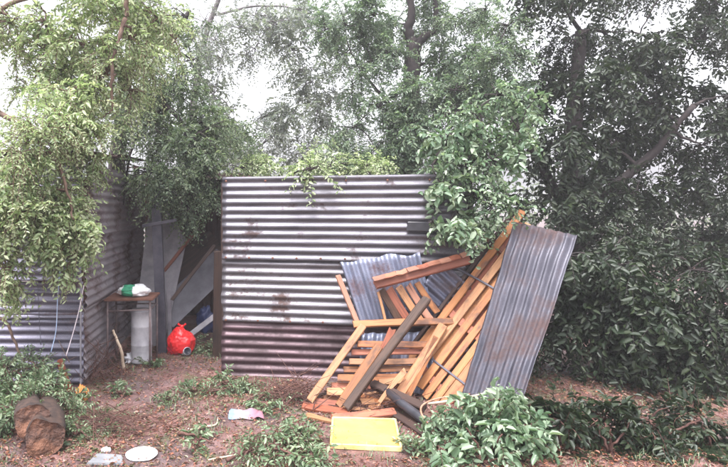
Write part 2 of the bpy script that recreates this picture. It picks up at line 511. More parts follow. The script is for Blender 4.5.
BRNG = random.Random(5)
def board(name, p0, p1, w, t, hint, mat, parent=None, bow=0.006, taper=1.0, rough_end=0.012, segs=4):
    """sawn board with chamfered edges, slightly bowed, uneven ends; local X is the grain"""
    p0, p1 = Vector(p0), Vector(p1)
    x = p1 - p0
    L = x.length
    x.normalize()
    z = Vector(hint)
    z = (z - x * z.dot(x)).normalized()
    y = z.cross(x)
    Mx = Matrix(((x.x, y.x, z.x, p0.x), (x.y, y.y, z.y, p0.y), (x.z, y.z, z.z, p0.z), (0, 0, 0, 1)))
    c = min(w, t) * 0.14
    sec = [(-w / 2 + c, -t / 2), (w / 2 - c, -t / 2), (w / 2, -t / 2 + c), (w / 2, t / 2 - c), (w / 2 - c, t / 2), (-w / 2 + c, t / 2), (-w / 2, t / 2 - c), (-w / 2, -t / 2 + c)]
    verts, faces = [], []
    b1, b2 = BRNG.uniform(-bow, bow), BRNG.uniform(-bow, bow)
    for i in range(segs + 1):
        s = i / segs
        k = 1 + (taper - 1) * s
        arc = 4 * s * (1 - s)
        for (a, b) in sec:
            e = BRNG.uniform(-rough_end, rough_end) if i in (0, segs) else 0
            verts.append((s * L + e, a * k * (1 + BRNG.uniform(-0.03, 0.03)) + b1 * arc, b + b2 * arc))
    for i in range(segs):
        for k in range(8):
            k2 = (k + 1) % 8
            faces.append((i * 8 + k, i * 8 + k2, (i + 1) * 8 + k2, (i + 1) * 8 + k))
    faces.append(tuple(reversed(range(8))))
    faces.append(tuple(segs * 8 + k for k in range(8)))
    return mesh_obj(name, verts, faces, mat, parent, Mx)

def board_thing(name, label, cat, *a, **k):
    return tag(board(name, *a, **k), label, cat, k.get('group'))

# ---- main wall -------------------------------------------------------------
WD = Vector((1, -0.125, 0)).normalized()
WA = Vector((-0.295, 5.33, 0))
WN = Vector((WD.y, -WD.x, 0))          # towards the camera
def wall_pt(x, z, off=0.0):
    s = (x - WA.x) / WD.x
    return WA + WD * s + Vector((0, 0, z)) + WN * off
main_wall = thing('corrugated_wall', 'wide grey corrugated iron wall with a rusty maroon bottom sheet', 'wall', WA)
XE = 1.93
sheet('corrugated_sheet', wall_pt(-0.297, 0.555, 0.0), wall_pt(XE, 0.535, 0.0), wall_pt(-0.297, 0.0, 0.005), wall_pt(XE, 0.0, 0.005), M_wall_low, main_wall, dents=0.018, seed=3, ragged=0.03)
sheet('corrugated_sheet', wall_pt(-0.29, 1.16, 0.012), wall_pt(XE - .01, 1.15, 0.012), wall_pt(-0.29, 0.52, 0.027), wall_pt(XE - .01, 0.50, 0.03), M_wall_mid, main_wall, dents=0.014, seed=2, ragged=0.03)
sheet('corrugated_sheet', wall_pt(-0.283, 1.885, 0.022), wall_pt(XE, 1.90, 0.022), wall_pt(-0.283, 1.105, 0.04), wall_pt(XE, 1.09, 0.045), M_wall_top, main_wall, dents=0.013, seed=1, ragged=0.03)
board('post', wall_pt(-0.27, -0.05, -0.06), wall_pt(-0.275, 1.84, -0.055), 0.07, 0.07, WN, M_brown_wood, main_wall)
board('post', wall_pt(1.0, -0.05, -0.075), wall_pt(1.0, 1.82, -0.07), 0.07, 0.07, WN, M_brown_wood, main_wall)
board('post', wall_pt(1.86, -0.05, -0.06), wall_pt(1.86, 1.84, -0.06), 0.07, 0.07, WN, M_brown_wood, main_wall)
board('rail', wall_pt(-0.29, 1.78, -0.14), wall_pt(1.9, 1.78, -0.14), 0.05, 0.05, WN, M_brown_wood, main_wall)
# roofing nails along the laps, with a domed washer
def nail_mesh():
    v, f = tube_geo([(0, 0, -0.012), (0, 0, 0.0), (0, 0, 0.003), (0, 0, 0.006)], [0.0035, 0.0035, 0.011, 0.004], 8)
    me = bpy.data.meshes.new('nail')
    me.from_pydata([tuple(a) for a in v], [], f)
    me.materials.append(M_rusty)
    return me
NAIL = nail_mesh()
SCR = random.Random(12)
rotn = WN.to_track_quat('Z', 'Y').to_matrix().to_4x4()
for (z, off, step) in ((1.845, 0.036, 0.37), (1.125, 0.054, 0.22), (0.535, 0.042, 0.3)):
    x = -0.25
    while x < 1.8:
        o = bpy.data.objects.new('nail', NAIL)
        COL.objects.link(o)
        place(o, main_wall, Matrix.Translation(wall_pt(x, z, off)) @ rotn)
        x += step
board_thing('dark_board', 'short dark board stuck out of the iron wall below the leaves', 'board', wall_pt(1.40, 1.425, 0.055), wall_pt(1.72, 1.415, 0.075), 0.085, 0.035, WN, M_black)

# ---- left shed ---------------------------------------------------------------
SX, SY = -1.518, 5.03
shed = thing('corrugated_shed', 'low corrugated iron shed buried under drooping branches', 'shed', (SX, SY, 0))
def f_sheet(z1, z0, o1, o0, mat, seed, x0=-3.05):
    return sheet('corrugated_sheet', (x0, SY + 0.02 - o1, z1), (SX, SY - o1, z1), (x0, SY + 0.02 - o0, z0), (SX, SY - o0, z0), mat, shed, seed=seed, dents=0.012, ragged=0.012)
f_sheet(0.66, 0.02, 0.0, 0.004, M_shed, 11)
f_sheet(0.93, 0.60, 0.014, 0.014, M_shed, 16)
f_sheet(1.50, 0.945, 0.03, 0.075, M_shed, 12)
f_sheet(2.02, 1.45, 0.045, 0.05, M_shed, 13)
def s_sheet(z1, z0, o1, o0, seed, y1=7.75):
    return sheet('corrugated_sheet', (SX + o1, SY + 0.012, z1), (SX + o1, y1, z1), (SX + o0, SY + 0.012, z0), (SX + o0, y1, z0), M_shed_side, shed, seed=seed, dents=0.014, ragged=0.012)
s_sheet(0.72, 0.02, -0.004, 0.0, 14)
s_sheet(1.38, 0.68, 0.008, 0.02, 15)
s_sheet(2.0, 1.33, 0.02, 0.034, 19)
board('corner_strip', (SX - 0.018, SY - 0.035, 0.0), (SX - 0.018, SY - 0.035, 0.96), 0.014, 0.012, (0, -1, 0), M_board2, shed)
sheet('roof_or_shade_sheet', (-3.15, 4.9, 2.09), (-3.15, 6.4, 2.16), (-1.44, 4.9, 2.09), (-1.44, 6.4, 2.16), M_rust_sheet, shed, seed=20)
sheet('roof_or_shade_sheet', (-3.15, 6.3, 2.18), (-3.15, 7.85, 2.25), (-1.44, 6.3, 2.18), (-1.44, 7.85, 2.25), M_rust_sheet, shed, seed=21)
sheet('corrugated_sheet', (-3.05, 7.77, 2.0), (SX - .02, 7.77, 2.0), (-3.05, 7.77, 0.02), (SX - .02, 7.77, 0.02), M_rust_sheet, shed, seed=22)
for (x, y) in ((-1.60, 5.1), (-1.60, 7.68), (-2.98, 5.12), (-2.98, 7.68)):
    board('post', (x, y, -0.05), (x, y, 2.06 + (y - 5) * 0.04), 0.07, 0.07, (0, -1, 0), M_brown_wood, shed)

# ---- rusty wall and roof sheets added to darken the gap ------------------------------------
back = thing('added_back_wall', 'dark rusted iron wall added to shade the gap between shed and wall', 'wall', (-0.4, 8.3, 0))
for k, x in enumerate((-1.6, -0.35)):
    sheet('corrugated_sheet', (x, 8.3 + 0.012 * k, 0.0), (x, 8.3 + 0.012 * k, 2.05), (x + 1.3, 8.3 + .012 * k, 0.0), (x + 1.3, 8.3 + .012 * k, 2.0 + .04 * k), M_rust_sheet, back, seed=40 + k, nl=16)
board('rail', (-1.6, 8.36, 1.7), (0.95, 8.36, 1.7), 0.05, 0.05, (0, -1, 0), M_brown_wood, back)
sheet('roof_or_shade_sheet', (-1.42, 6.35, 2.06), (-1.42, 8.45, 2.12), (-0.55, 6.35, 1.98), (-0.55, 8.45, 2.08), M_rust_sheet, back, seed=44, nl=24, dents=0.04)  # added sheet over the gap, hidden by leaves, keeps the inside dark
sheet('roof_or_shade_sheet', (-0.6, 6.2, 1.93), (-0.6, 8.45, 2.10), (0.9, 6.25, 1.80), (0.9, 8.45, 2.05), M_rust_sheet, back, seed=45, nl=24, dents=0.05)  # second added sheet, blocks sky light from the gap
for x in (-1.5, -0.3, 0.85):
    board('post', (x, 8.42, -0.05), (x, 8.42, 1.98), 0.07, 0.05, (0, -1, 0), M_brown_wood, back)


# ================================================================== the wreck of timber and iron on the right
UP = Vector((0, -0.6, 0.5))
# sheet leaning on the wall behind everything
tag(sheet('leaning_sheet', P(340, 262, 5.06), P(361, 326, 4.99), P(420, 252, 5.0), P(434, 318, 4.95), M_sheet_blue, None, seed=50, dents=0.02, ragged=0.03, amp=0.011),
    'blue grey corrugated sheet propped on the wall behind the red beam', 'metal sheet')
tag(sheet('crumpled_sheet', P(362, 334, 4.93), P(357, 392, 4.70), P(446, 330, 4.93), P(436, 392, 4.70), M_sheet_blue, None, seed=51, dents=0.05, ragged=0.03, amp=0.010),
    'crumpled corrugated sheet seen through the gaps of the broken pallet', 'metal sheet')
tag(sheet('tilted_sheet', P(441, 259, 5.0), P(472, 288, 4.97), P(404, 310, 4.97), P(436, 336, 4.95), M_sheet_dark, None, seed=52, dents=0.012, ragged=0.02, amp=0.012),
    'small slate grey corrugated sheet lying askew below the red beam', 'metal sheet')
board_thing('thin_batten', 'thin pinkish batten propped beside the blue grey sheet', 'batten', P(338, 276, 5.0), P(362, 334, 4.86), 0.045, 0.025, (0.2, -1, 0.2), M_pink)

# pallet whose slats hang from a red beam
sp = thing('slatted_crate_side', 'red beam with broken pink and maroon slats hanging under it', 'pallet', P(420, 322, 4.9))
board('beam', P(375, 285, 4.86), P(469, 260, 4.90), 0.075, 0.06, (0, -1, 0.35), M_redwood, sp)
for k in range(9):      # short deck ends nailed on top of the beam
    s = k / 8
    a = P(379, 277.5, 4.84).lerp(P(465, 254.5, 4.88), s)
    board('deck_end', a + Vector((-0.044, -0.02, -0.012)), a + Vector((0.044, -0.02, 0.012)), 0.06, 0.012, (0, -0.5, 1), (M_pink, M_redwood, M_pink)[k % 3], sp, segs=2)
for (a, b, w, m) in (((381, 290), (402, 326), 0.062, M_grey_wood), ((389, 289), (412, 326), 0.07, M_redwood), ((399, 287), (423, 324), 0.062, M_pale),
                     ((408, 285), (432, 322), 0.06, M_pink), ((417, 283), (437, 312), 0.055, M_orange)):
    board('slat', P(*a, 4.93), P(*b, 4.90), w, 0.018, (0, -1, 0.3), m, sp)
board('slat', P(378, 292, 4.90), P(386, 325, 4.86), 0.022, 0.018, (0, -1, 0.3), M_pale, sp)

# broken pallet, leaning like a ladder
PL = Plane((1.0, 4.50, 0.03), (2.0, 4.50, 0.03), (1.47, 4.86, 0.593))
pal = thing('broken_pallet', 'racked orange timber pallet leaning like a ladder below the sheets', 'pallet', G(355, 408))
def pb(name, a, b, w, t, m, off=0.0, **k):
    return board(name, PL.hit(*a, off), PL.hit(*b, off), w, t, PL.n, m, pal, **k)
pb('top_rail', (354, 324.5), (452, 321.5), 0.06, 0.035, M_orange, 0.02)
pb('rail', (363, 326), (310, 400), 0.062, 0.04, M_pale, 0.026)
pb('rail', (379, 346), (339, 407), 0.07, 0.04, M_orange, 0.026)
pb('rail', (443, 325), (398, 396), 0.075, 0.04, M_pale, 0.03)
for (u0, u1, v, m, w) in ((358, 436, 344, M_orange, 0.055), (349, 424, 361.5, M_pale, 0.05), (338, 416, 378, M_orange, 0.055), (327, 352, 391.5, M_pale, 0.06), (380, 404, 382, M_pale, 0.05)):
    pb('slat', (u0, v), (u1, v + BRNG.uniform(-2, 1.5)), w, 0.02, m, -0.008)
for (u0, u1, v, m, w) in ((352, 430, 352.5, M_redwood, 0.05), (344, 424, 369.5, M_orange, 0.05), (332, 410, 386, M_redwood, 0.055), (322, 404, 399, M_orange, 0.055)):
    pb('slat', (u0, v), (u1, v + BRNG.uniform(-2, 2)), w, 0.018, m, -0.055)
pb('slat', (312, 402), (352, 407), 0.07, 0.022, M_redwood, -0.004)

board_thing('broken_plank', 'broken orange plank stuck askew between the pallet and the slatted fence', 'plank', P(436, 338, 4.74), P(404, 404, 4.45), 0.055, 0.022, (0.2, -1, 0.4), M_orange, taper=0.7, rough_end=0.03)
board_thing('broken_plank', 'short maroon plank wedged upright inside the pallet', 'plank', P(392, 330, 4.80), P(374, 372, 4.62), 0.06, 0.02, (0.2, -1, 0.4), M_redwood, taper=0.8, rough_end=0.03)
board_thing('broken_plank', 'pale splintered plank poking out left of the black pipe', 'plank', P(404, 372, 4.50), P(378, 404, 4.36), 0.045, 0.02, (0.1, -1, 0.6), M_pale, taper=0.6, rough_end=0.04)
# loose boards at its foot
gb = lambda a, b, z0=0.02, z1=0.02: (G(*a) + Vector((0, 0, z0)), G(*b) + Vector((0, 0, z1)))
board_thing('loose_board', 'reddish board lying at the left foot of the leaning pallet', 'board', *gb((303, 408), (350, 414), 0.03, 0.02), 0.075, 0.025, (0, -.3, 1), M_redwood)
board_thing('loose_board', 'reddish board lying right behind the yellow panel', 'board', *gb((332, 420), (394, 416), 0.02, 0.035), 0.07, 0.03, (0, -.4, 1), M_redwood)
board_thing('loose_board', 'pale splintered board lying left of the yellow panel', 'board', *gb((306, 416), (336, 424), 0.014, 0.014), 0.06, 0.02, (0, -.2, 1), M_pale, taper=0.5)
board_thing('loose_board', 'short pale broken board lying under the pallet beside the black pipe', 'board', *gb((362, 408), (398, 404), 0.05, 0.03), 0.06, 0.02, (0, -.5, 1), M_pale)
board_thing('loose_board', 'dark brown board lying under the black pipe', 'board', *gb((396, 414), (436, 440), 0.02, 0.02), 0.13, 0.03, (0, -.2, 1), M_brown_wood)
board_thing('loose_board', 'brown board jutting from under the left side of the pallet', 'board', *gb((314, 402), (356, 398), 0.03, 0.09), 0.06, 0.022, (0, -.5, 1), M_brown_wood)
board_thing('loose_board', 'orange board lying under the middle of the pallet', 'board', *gb((344, 401), (404, 411), 0.07, 0.03), 0.055, 0.022, (0, -.5, 1), M_orange)
board_thing('loose_board', 'dark red beam lying just above the black pipe', 'beam', P(372, 384, 4.55), P(424, 408, 4.18), 0.07, 0.05, (0.2, -.8, .6), M_brown_wood)
board_thing('weathered_plank', 'dark weathered plank resting diagonally across the broken pallet', 'plank', P(426, 300, 4.72), P(345, 410, 4.34), 0.072, 0.055, (-0.45, -0.8, 0.35), M_grey_wood, bow=0.012, taper=0.9, rough_end=0.03)
tag(tube('black_pipe', [P(387, 391, 4.44), P(402, 404, 4.26), P(420, 417, 4.08), P(440, 431, 3.92)], 0.034, M_black, sides=14),
    'black plastic pipe lying beside the broken pallet', 'pipe')

for (u, v, z) in ((368, 402, .06), (396, 404, .04), (376, 410, .03), (357, 411, .02), (404, 396, .06), (392, 388, .05)):
    a = SCR.uniform(-0.5, 0.9); l = SCR.uniform(0.05, 0.11)
    c_ = G(u, v, z)
    d_ = Vector((math.cos(a), math.sin(a) * 0.5, SCR.uniform(-0.15, 0.3))) * l
    board_thing('timber_scrap', 'short broken timber scrap among the twigs at the pallet foot', 'timber scrap', c_ - d_, c_ + d_, SCR.uniform(0.025, 0.05), 0.016, (0.1, -0.6, 1), (M_pale, M_orange, M_redwood)[SCR.randrange(3)], taper=0.6)['group'] = 'timber scraps at the pallet foot'

# big slatted panel on the right
A7, B7, C7 = P(440, 404, 4.55), P(415, 352, 4.86), P(506, 233, 5.02)
SPL = Plane(A7, B7, C7)
pan = thing('slatted_fence', 'large slatted fence section of fresh orange timber leaning to the right', 'fence', G(440, 404))
dirv = np.array([65.0, -85.0])
def sl(a, b, w, t, m, off=0.0, name='slat', **k):
    return board(name, SPL.hit(*a, off), SPL.hit(*b, off), w, t, SPL.n, m, pan, **k)
sl((408, 362), (522, 212), 0.062, 0.022, M_orange)
sl((414, 374), (528, 225), 0.066, 0.022, M_pale)
sl((420, 387), (532, 240), 0.064, 0.022, M_orange)
sl((425, 397), (538, 249), 0.058, 0.022, M_orange)
sl((432, 404), (544, 257), 0.058, 0.022, M_orange)
sl((443, 404), (552, 262), 0.062, 0.022, M_pale)
sl((455, 399), (556, 270), 0.062, 0.022, M_orange)
for (a, b_, m) in (((414, 364), (520, 222), M_redwood), ((419, 380), (528, 234), M_orange), ((426, 391), (534, 246), M_redwood), ((437, 401), (546, 262), M_redwood), ((449, 401), (552, 270), M_orange)):
    sl(a, b_, 0.06, 0.02, m, -0.06)
sl((404, 357), (514, 212), 0.03, 0.05, M_brown_wood, -0.005, 'edge_batten')
for (a, b) in (((404, 345), (452, 405)), ((436, 300), (488, 345)), ((486, 236), (540, 285))):
    sl(a, b, 0.07, 0.03, M_redwood, -0.03, 'cross_rail')
sl((456, 268), (500, 292), 0.016, 0.012, M_steel, 0.018, 'metal_strip')
sl((432, 359), (466, 385), 0.016, 0.012, M_steel, 0.018, 'metal_strip')
# lilac sheet in front of the panel
tag(sheet('standing_sheet', P(461, 396, 4.48), P(514, 222, 4.80), P(520, 412, 4.15), P(578, 236, 4.66), M_sheet_lilac, None, seed=60, dents=0.035, ragged=0.02, amp=0.010, pitch=0.066),
    'tall lilac grey corrugated sheet leaning on the slatted fence section', 'metal sheet')
tag(tube('pale_stick', curve_pts([P(428, 404, 4.3), P(455, 400, 4.2), P(487, 393, 4.1)], 5), [0.011, 0.007], M_stick), 'pale peeled stick lying across the foot of the lilac sheet', 'stick')
tag(tube('hooked_twig', curve_pts([P(436, 434, 3.85), P(428, 424, 3.9), P(421, 412, 4.0), P(424, 404, 4.05), P(440, 398, 4.1), P(470, 394, 4.12)], 5), [0.008, 0.005], M_pink), 'thin curved pinkish twig hooked over the black pipe', 'twig')

# yellow panel lying on the ground
def slab(name, corners, t, mat, lip=0.0, parent=None):
    """solid plate from four corner points, rounded a little"""
    c = [Vector(p) for p in corners]
    n = (c[1] - c[0]).cross(c[3] - c[0]).normalized()
    if n.z < 0 and abs(n.z) > 0.3: n = -n
    bm = bmesh.new()
    o0 = c[0].copy()
    vs = [bm.verts.new(p - o0) for p in c] + [bm.verts.new(p - o0 + n * t) for p in c]
    for f in ((0, 3, 2, 1), (4, 5, 6, 7), (0, 1, 5, 4), (1, 2, 6, 5), (2, 3, 7, 6), (3, 0, 4, 7)):
        bm.faces.new([vs[i] for i in f])
    bmesh.ops.recalc_face_normals(bm, faces=bm.faces)
    bmesh.ops.bevel(bm, geom=list(bm.edges), offset=min(t * 0.3, 0.008), segments=2, affect='EDGES')
    me = bpy.data.meshes.new(name)
    bm.to_mesh(me); bm.free()
    me.materials.append(mat)
    o = bpy.data.objects.new(name, me)
    COL.objects.link(o)
    return place(o, parent, Matrix.Translation(o0))
M_yellow_rim = mat_plain('pale_yellow_plastic', (0.54, 0.37, 0.12), (0.66, 0.53, 0.28), 9, 0.45)
yel = thing('yellow_panel', 'bright yellow plastic panel lying on the ground', 'panel', G(365, 440))
yc = [G(331, 447, 0.004), G(401, 450, 0.004), G(395, 426, 0.028), G(333, 424, 0.028)]
slab('plate', yc, 0.016, M_yellow, parent=yel)
for k in range(4):
    s0, s1 = yc[k], yc[(k + 1) % 4]
    board('rim', s0 + Vector((0, 0, 0.016)), s1 + Vector((0, 0, 0.016)), 0.016, 0.034, (0, 0, 1), M_yellow_rim, yel, rough_end=0.0, bow=0.001)

# ================================================================== the gap between shed and wall
post = thing('steel_post', 'dark steel post standing in the gap with a short cross arm', 'post', G(163, 353))
b0, b1 = Vector((-1.0, 6.14, -0.03)), Vector((-1.075, 6.16, 1.86))
board('flange', b0, b1, 0.105, 0.012, (0, -1, 0), M_steel, post, rough_end=0, bow=0.002)
board('web', b0 + Vector((-0.047, 0.035, 0)), b1 + Vector((-0.047, 0.035, 0)), 0.06, 0.01, (-1, 0, 0), M_steel, post, rough_end=0, bow=0.002)
board('web', b0 + Vector((0.047, 0.035, 0)), b1 + Vector((0.047, 0.035, 0)), 0.06, 0.01, (1, 0, 0), M_steel, post, rough_end=0, bow=0.002)
board('cross_arm', P(143, 226, 6.12), P(176, 220, 6.12), 0.035, 0.02, (0, -1, 0), M_steel, post)

tag(slab('white_board', [P(132, 347, 6.42), P(164, 347, 6.40), P(187, 240, 6.8), P(152, 186, 6.95)], 0.02, M_board2), 'dirty white board leaning behind the steel post', 'board')
board_thing('grey_board', 'wide grey board slanting down behind the red bag', 'board', P(163, 318, 6.5), P(226, 258, 7.0), 0.34, 0.02, (0.1, -1, 0.5), M_board, segs=5)
board_thing('brown_board', 'brown board slanting above the grey board in the gap', 'board', P(158, 284, 6.9), P(217, 240, 7.2), 0.32, 0.02, (0.1, -1, 0.5), M_brown_wood, segs=5)
board_thing('reddish_lath', 'narrow reddish lath along the edge of the white board', 'lath', P(164, 271, 6.66), P(196, 230, 6.75), 0.04, 0.03, (0, -1, 0.2), M_redwood)
board_thing('upright_plank', 'upright brown plank just behind the left edge of the wall', 'plank', (-0.375, 6.0, -0.02), (-0.36, 6.05, 1.12), 0.12, 0.03, (0, -1, 0), M_brown_wood)
board_thing('dark_lath', 'dark lath slanting across the grey board in the gap', 'lath', P(172, 300, 6.3), P(214, 246, 6.5), 0.04, 0.02, (0, -1, 0.3), M_brown_wood)
board_thing('pale_lath', 'pale broken lath lying low behind the red bag', 'lath', P(186, 338, 6.35), P(220, 312, 6.5), 0.06, 0.02, (0.2, -1, 0.6), M_board2)
board_thing('pale_strip', 'narrow pale strip standing right of the steel post', 'strip', G(170, 347), P(168.5, 288, 6.4), 0.045, 0.014, (0, -1, 0.1), M_board2)

# table
tab = thing('rusty_table', 'small rusty metal table standing against the shed', 'table', (-1.25, 5.75, 0))
tz = 0.665
slab('table_top', [(-1.48, 5.54, tz), (-0.99, 5.56, tz + 0.004), (-0.99, 5.98, tz + 0.004), (-1.48, 5.97, tz)], 0.022, M_rusty, parent=tab)
for (x, y) in ((-1.45, 5.58), (-1.03, 5.60), (-1.45, 5.94), (-1.02, 5.95)):
    tube('leg', [(x, y, -0.01), (x, y, tz + 0.003)], 0.011, M_frame, tab)
tube('stretcher', [(-1.45, 5.58, 0.56), (-1.03, 5.60, 0.575)], 0.008, M_frame, tab)
tube('stretcher', [(-1.03, 5.60, 0.575), (-1.02, 5.95, 0.575)], 0.008, M_frame, tab)
tube('stretcher', [(-1.45, 5.58, 0.56), (-1.45, 5.94, 0.56)], 0.008, M_frame, tab)
tube('stretcher', [(-1.45, 5.94, 0.57), (-1.02, 5.95, 0.575)], 0.008, M_frame, tab)

def lathe(name, prof, mat, parent=None, M=None, n=24, wob=0.0, seed=0, folds=0):
    verts, faces = [], []
    for (r, z) in prof:
        for k in range(n):
            a = 2 * math.pi * k / n
            rr = r * (1 + wob * noise.noise(Vector((math.cos(a) * 1.6, math.sin(a) * 1.6, z * 9 + seed))) + (folds * math.sin(7 * a + z * 20 + seed) * (0.4 + 0.6 * noise.noise(Vector((a, z * 12, seed)))) if folds else 0))
            verts.append((rr * math.cos(a), rr * math.sin(a), z))
    for i in range(len(prof) - 1):
        for k in range(n):
            k2 = (k + 1) % n
            faces.append((i * n + k, i * n + k2, (i + 1) * n + k2, (i + 1) * n + k))
    faces.append(tuple(reversed(range(n))))
    faces.append(tuple((len(prof) - 1) * n + k for k in range(n)))
    return mesh_obj(name, verts, faces, mat, parent, M, smooth=True)

# white drum under the table
DRM = Matrix.Translation((-1.155, 5.80, 0.0)) @ Matrix.Diagonal((0.84, 0.84, 1, 1))
dr = thing('white_drum', 'white drum standing under the rusty table', 'drum', (-1.17, 5.80, 0))
lathe('body', [(0.120, 0.0), (0.128, 0.004), (0.13, 0.012), (0.126, 0.02), (0.126, 0.17), (0.130, 0.178), (0.130, 0.186), (0.126, 0.194), (0.126, 0.36), (0.130, 0.368), (0.130, 0.376), (0.126, 0.384), (0.126, 0.515), (0.131, 0.522), (0.131, 0.532), (0.124, 0.536)],
      mat_plain('grimy_white', (0.28, 0.27, 0.30), (0.50, 0.49, 0.52), 5, 0.5), dr, DRM, 32)
lathe('lid', [(0.121, 0.537), (0.121, 0.543), (0.112, 0.545), (0.02, 0.546)], M_white_pl, dr, DRM, 32)

def crumple(name, center, radii, mat, seed, amt=0.35, sub=4, freq=2.2, flat=True, parent=None, rotz=0.0):
    bm = bmesh.new()
    bmesh.ops.create_icosphere(bm, subdivisions=sub, radius=1)
    sd = Vector((seed * 2.3, seed * 1.1, seed * 3.7))
    for v in bm.verts:
        d = v.co.normalized()
        k = 1 + amt * noise.noise(d * freq + sd) + amt * 0.5 * abs(noise.noise(d * freq * 2.6 + sd)) + amt * 0.25 * noise.noise(d * freq * 6 + sd)
        v.co = Vector((d.x * radii[0], d.y * radii[1], d.z * radii[2])) * k
        if flat and v.co.z < -radii[2] * 0.72:
            v.co.z = -radii[2] * 0.72 + (v.co.z + radii[2] * 0.72) * 0.1
    me = bpy.data.meshes.new(name)
    bm.to_mesh(me); bm.free()
    me.polygons.foreach_set('use_smooth', [True] * len(me.polygons))
    me.materials.append(mat)
    o = bpy.data.objects.new(name, me)
    COL.objects.link(o)
    return place(o, parent, Matrix.Translation(center) @ Matrix.Rotation(rotz, 4, 'Z'))

# green and white bag on the table
m, nt, b, out = new_mat('printed_bag')
tc = nt.nodes.new('ShaderNodeTexCoord')
sx = nt.nodes.new('ShaderNodeSeparateXYZ'); nt.links.new(tc.outputs['Object'], sx.inputs[0])
nn = noise_tex(nt, tc.outputs['Object'], 9, 2, 0.5)
ma = nt.nodes.new('ShaderNodeMath'); ma.operation = 'MULTIPLY_ADD'
nt.links.new(nn, ma.inputs[0]); ma.inputs[1].default_value = 0.12; nt.links.new(sx.outputs['X'], ma.inputs[2])
mb = nt.nodes.new('ShaderNodeMath'); mb.operation = 'ADD'; nt.links.new(ma.outputs[0], mb.inputs[0]); mb.inputs[1].default_value = 0.4
c = ramp(nt, mb.outputs[0], [(0.0, (0.75, 0.76, 0.77)), (0.335, (0.05, 0.30, 0.17)), (0.445, (0.05, 0.28, 0.16)), (0.46, (0.80, 0.80, 0.82))], 'CONSTANT')
nt.links.new(c, b.inputs['Base Color']); b.inputs['Roughness'].default_value = 0.3
bag = crumple('plastic_bag', (-1.215, 5.74, tz + 0.025 + 0.05), (0.155, 0.10, 0.062), m, 3, 0.30, 5, 1.9)
tag(bag, 'crumpled green and white plastic bag on the rusty table', 'bag')
tag(crumple('crumpled_plastic', G(133, 361, 0.04), (0.075, 0.06, 0.06), M_white_pl, 8, 0.7, 4, 3.0), 'crumpled white plastic on the ground before the white drum', 'litter')

# red bag
red = thing('red_bag', 'red plastic bag tied at the top on the ground', 'bag', G(181, 355))
crumple('body', G(181, 354, 0.125), (0.145, 0.115, 0.150), M_red_pl, 17.3, 0.20, 5, 1.25, parent=red)
lathe('knot', [(0.045, 0.225), (0.028, 0.262), (0.018, 0.285), (0.026, 0.297), (0.018, 0.312), (0.010, 0.316)], M_red_pl, red, Matrix.Translation(G(182, 354)), 20, 0.3, 5, 0.12)
for sgn in (-1, 1):
    q = G(182, 354, 0.30)
    slab('ear', [q, q + Vector((0.012 * sgn, -0.015, 0.0)), q + Vector((0.05 * sgn, -0.01, 0.02)), q + Vector((0.04 * sgn, 0.02, 0.032))], 0.004, M_red_pl, parent=red)
tag(crumple('red_bag_side', G(174, 354, 0.06), (0.065, 0.05, 0.085), mat_plain('dark_red_plastic', (0.33, 0.015, 0.03), (0.45, 0.02, 0.04), 5, 0.35), 14, 0.35, 4), 'darker red lower left side of the red bag', 'litter')  # the bag's darker lower left side, built as its own lump
tin = thing('white_tin', 'small white tin lying beside the red bag', 'tin', G(186, 357))
tm = Matrix.Translation(G(186, 356, 0.045)) @ Matrix.Rotation(rad(70), 4, 'X') @ Matrix.Rotation(rad(25), 4, 'Y')
lathe('body', [(0.040, -0.05), (0.043, -0.048), (0.043, -0.044), (0.041, -0.04), (0.041, 0.04), (0.043, 0.044), (0.043, 0.048)], M_white_pl, tin, tm, 24)
lathe('rim', [(0.040, 0.0485), (0.040, 0.052), (0.033, 0.052), (0.033, 0.0485)], M_steel, tin, tm, 24)
tag(crumple('blue_tarpaulin', P(206, 322, 6.75) , (0.10, 0.08, 0.17), M_blue_tarp, 23, 0.4, 4), 'bunched dark blue tarpaulin in the shade behind the red bag', 'tarpaulin')

# sticks by the table
RS = random.Random(3)
tag(tube('pale_branch', curve_pts([G(124, 368), P(121, 350, 5.5), P(116, 338, 5.5), P(113, 330, 5.52)], 5, 0.004, RS), [0.018, 0.011], M_stick), 'crooked pale branch leaning under the rusty table', 'stick')

# cords on the shed front
def cord(name, label, pts, r, m):
    tag(tube(name, curve_pts(pts, 8), r, m, sides=6), label, 'cord')
cord('hanging_cord', 'pale blue cord hanging in front of the shed', [P(60, 268, 4.90), P(57.5, 300, 4.90), P(56, 330, 4.88), P(51, 352, 4.84)], 0.004, M_cordblue)
cord('hanging_cord', 'whitish cord slanting down beside the shed corner', [P(84, 285, 4.9), P(79, 310, 4.9), P(73, 333, 4.86), P(66, 356, 4.8)], 0.004, M_cordwhite)
cord('hanging_cord', 'dark thin cord hanging left of the blue cord', [P(38, 285, 4.9), P(39, 315, 4.88), P(41, 345, 4.8)], 0.003, M_steel)

# stake and bark by the corner
board_thing('wooden_stake', 'short reddish stake standing before the shed corner', 'stake', G(71, 392, -0.05), P(60, 360, 4.80), 0.07, 0.045, (0.1, -1, 0), M_redwood, taper=0.7)
tag(crumple('bark_chunk', G(82, 402, 0.06), (0.045, 0.04, 0.07), M_bark_chip, 31, 0.45, 4, 2.4), 'orange chunk of bark on the ground near the shed corner', 'bark')

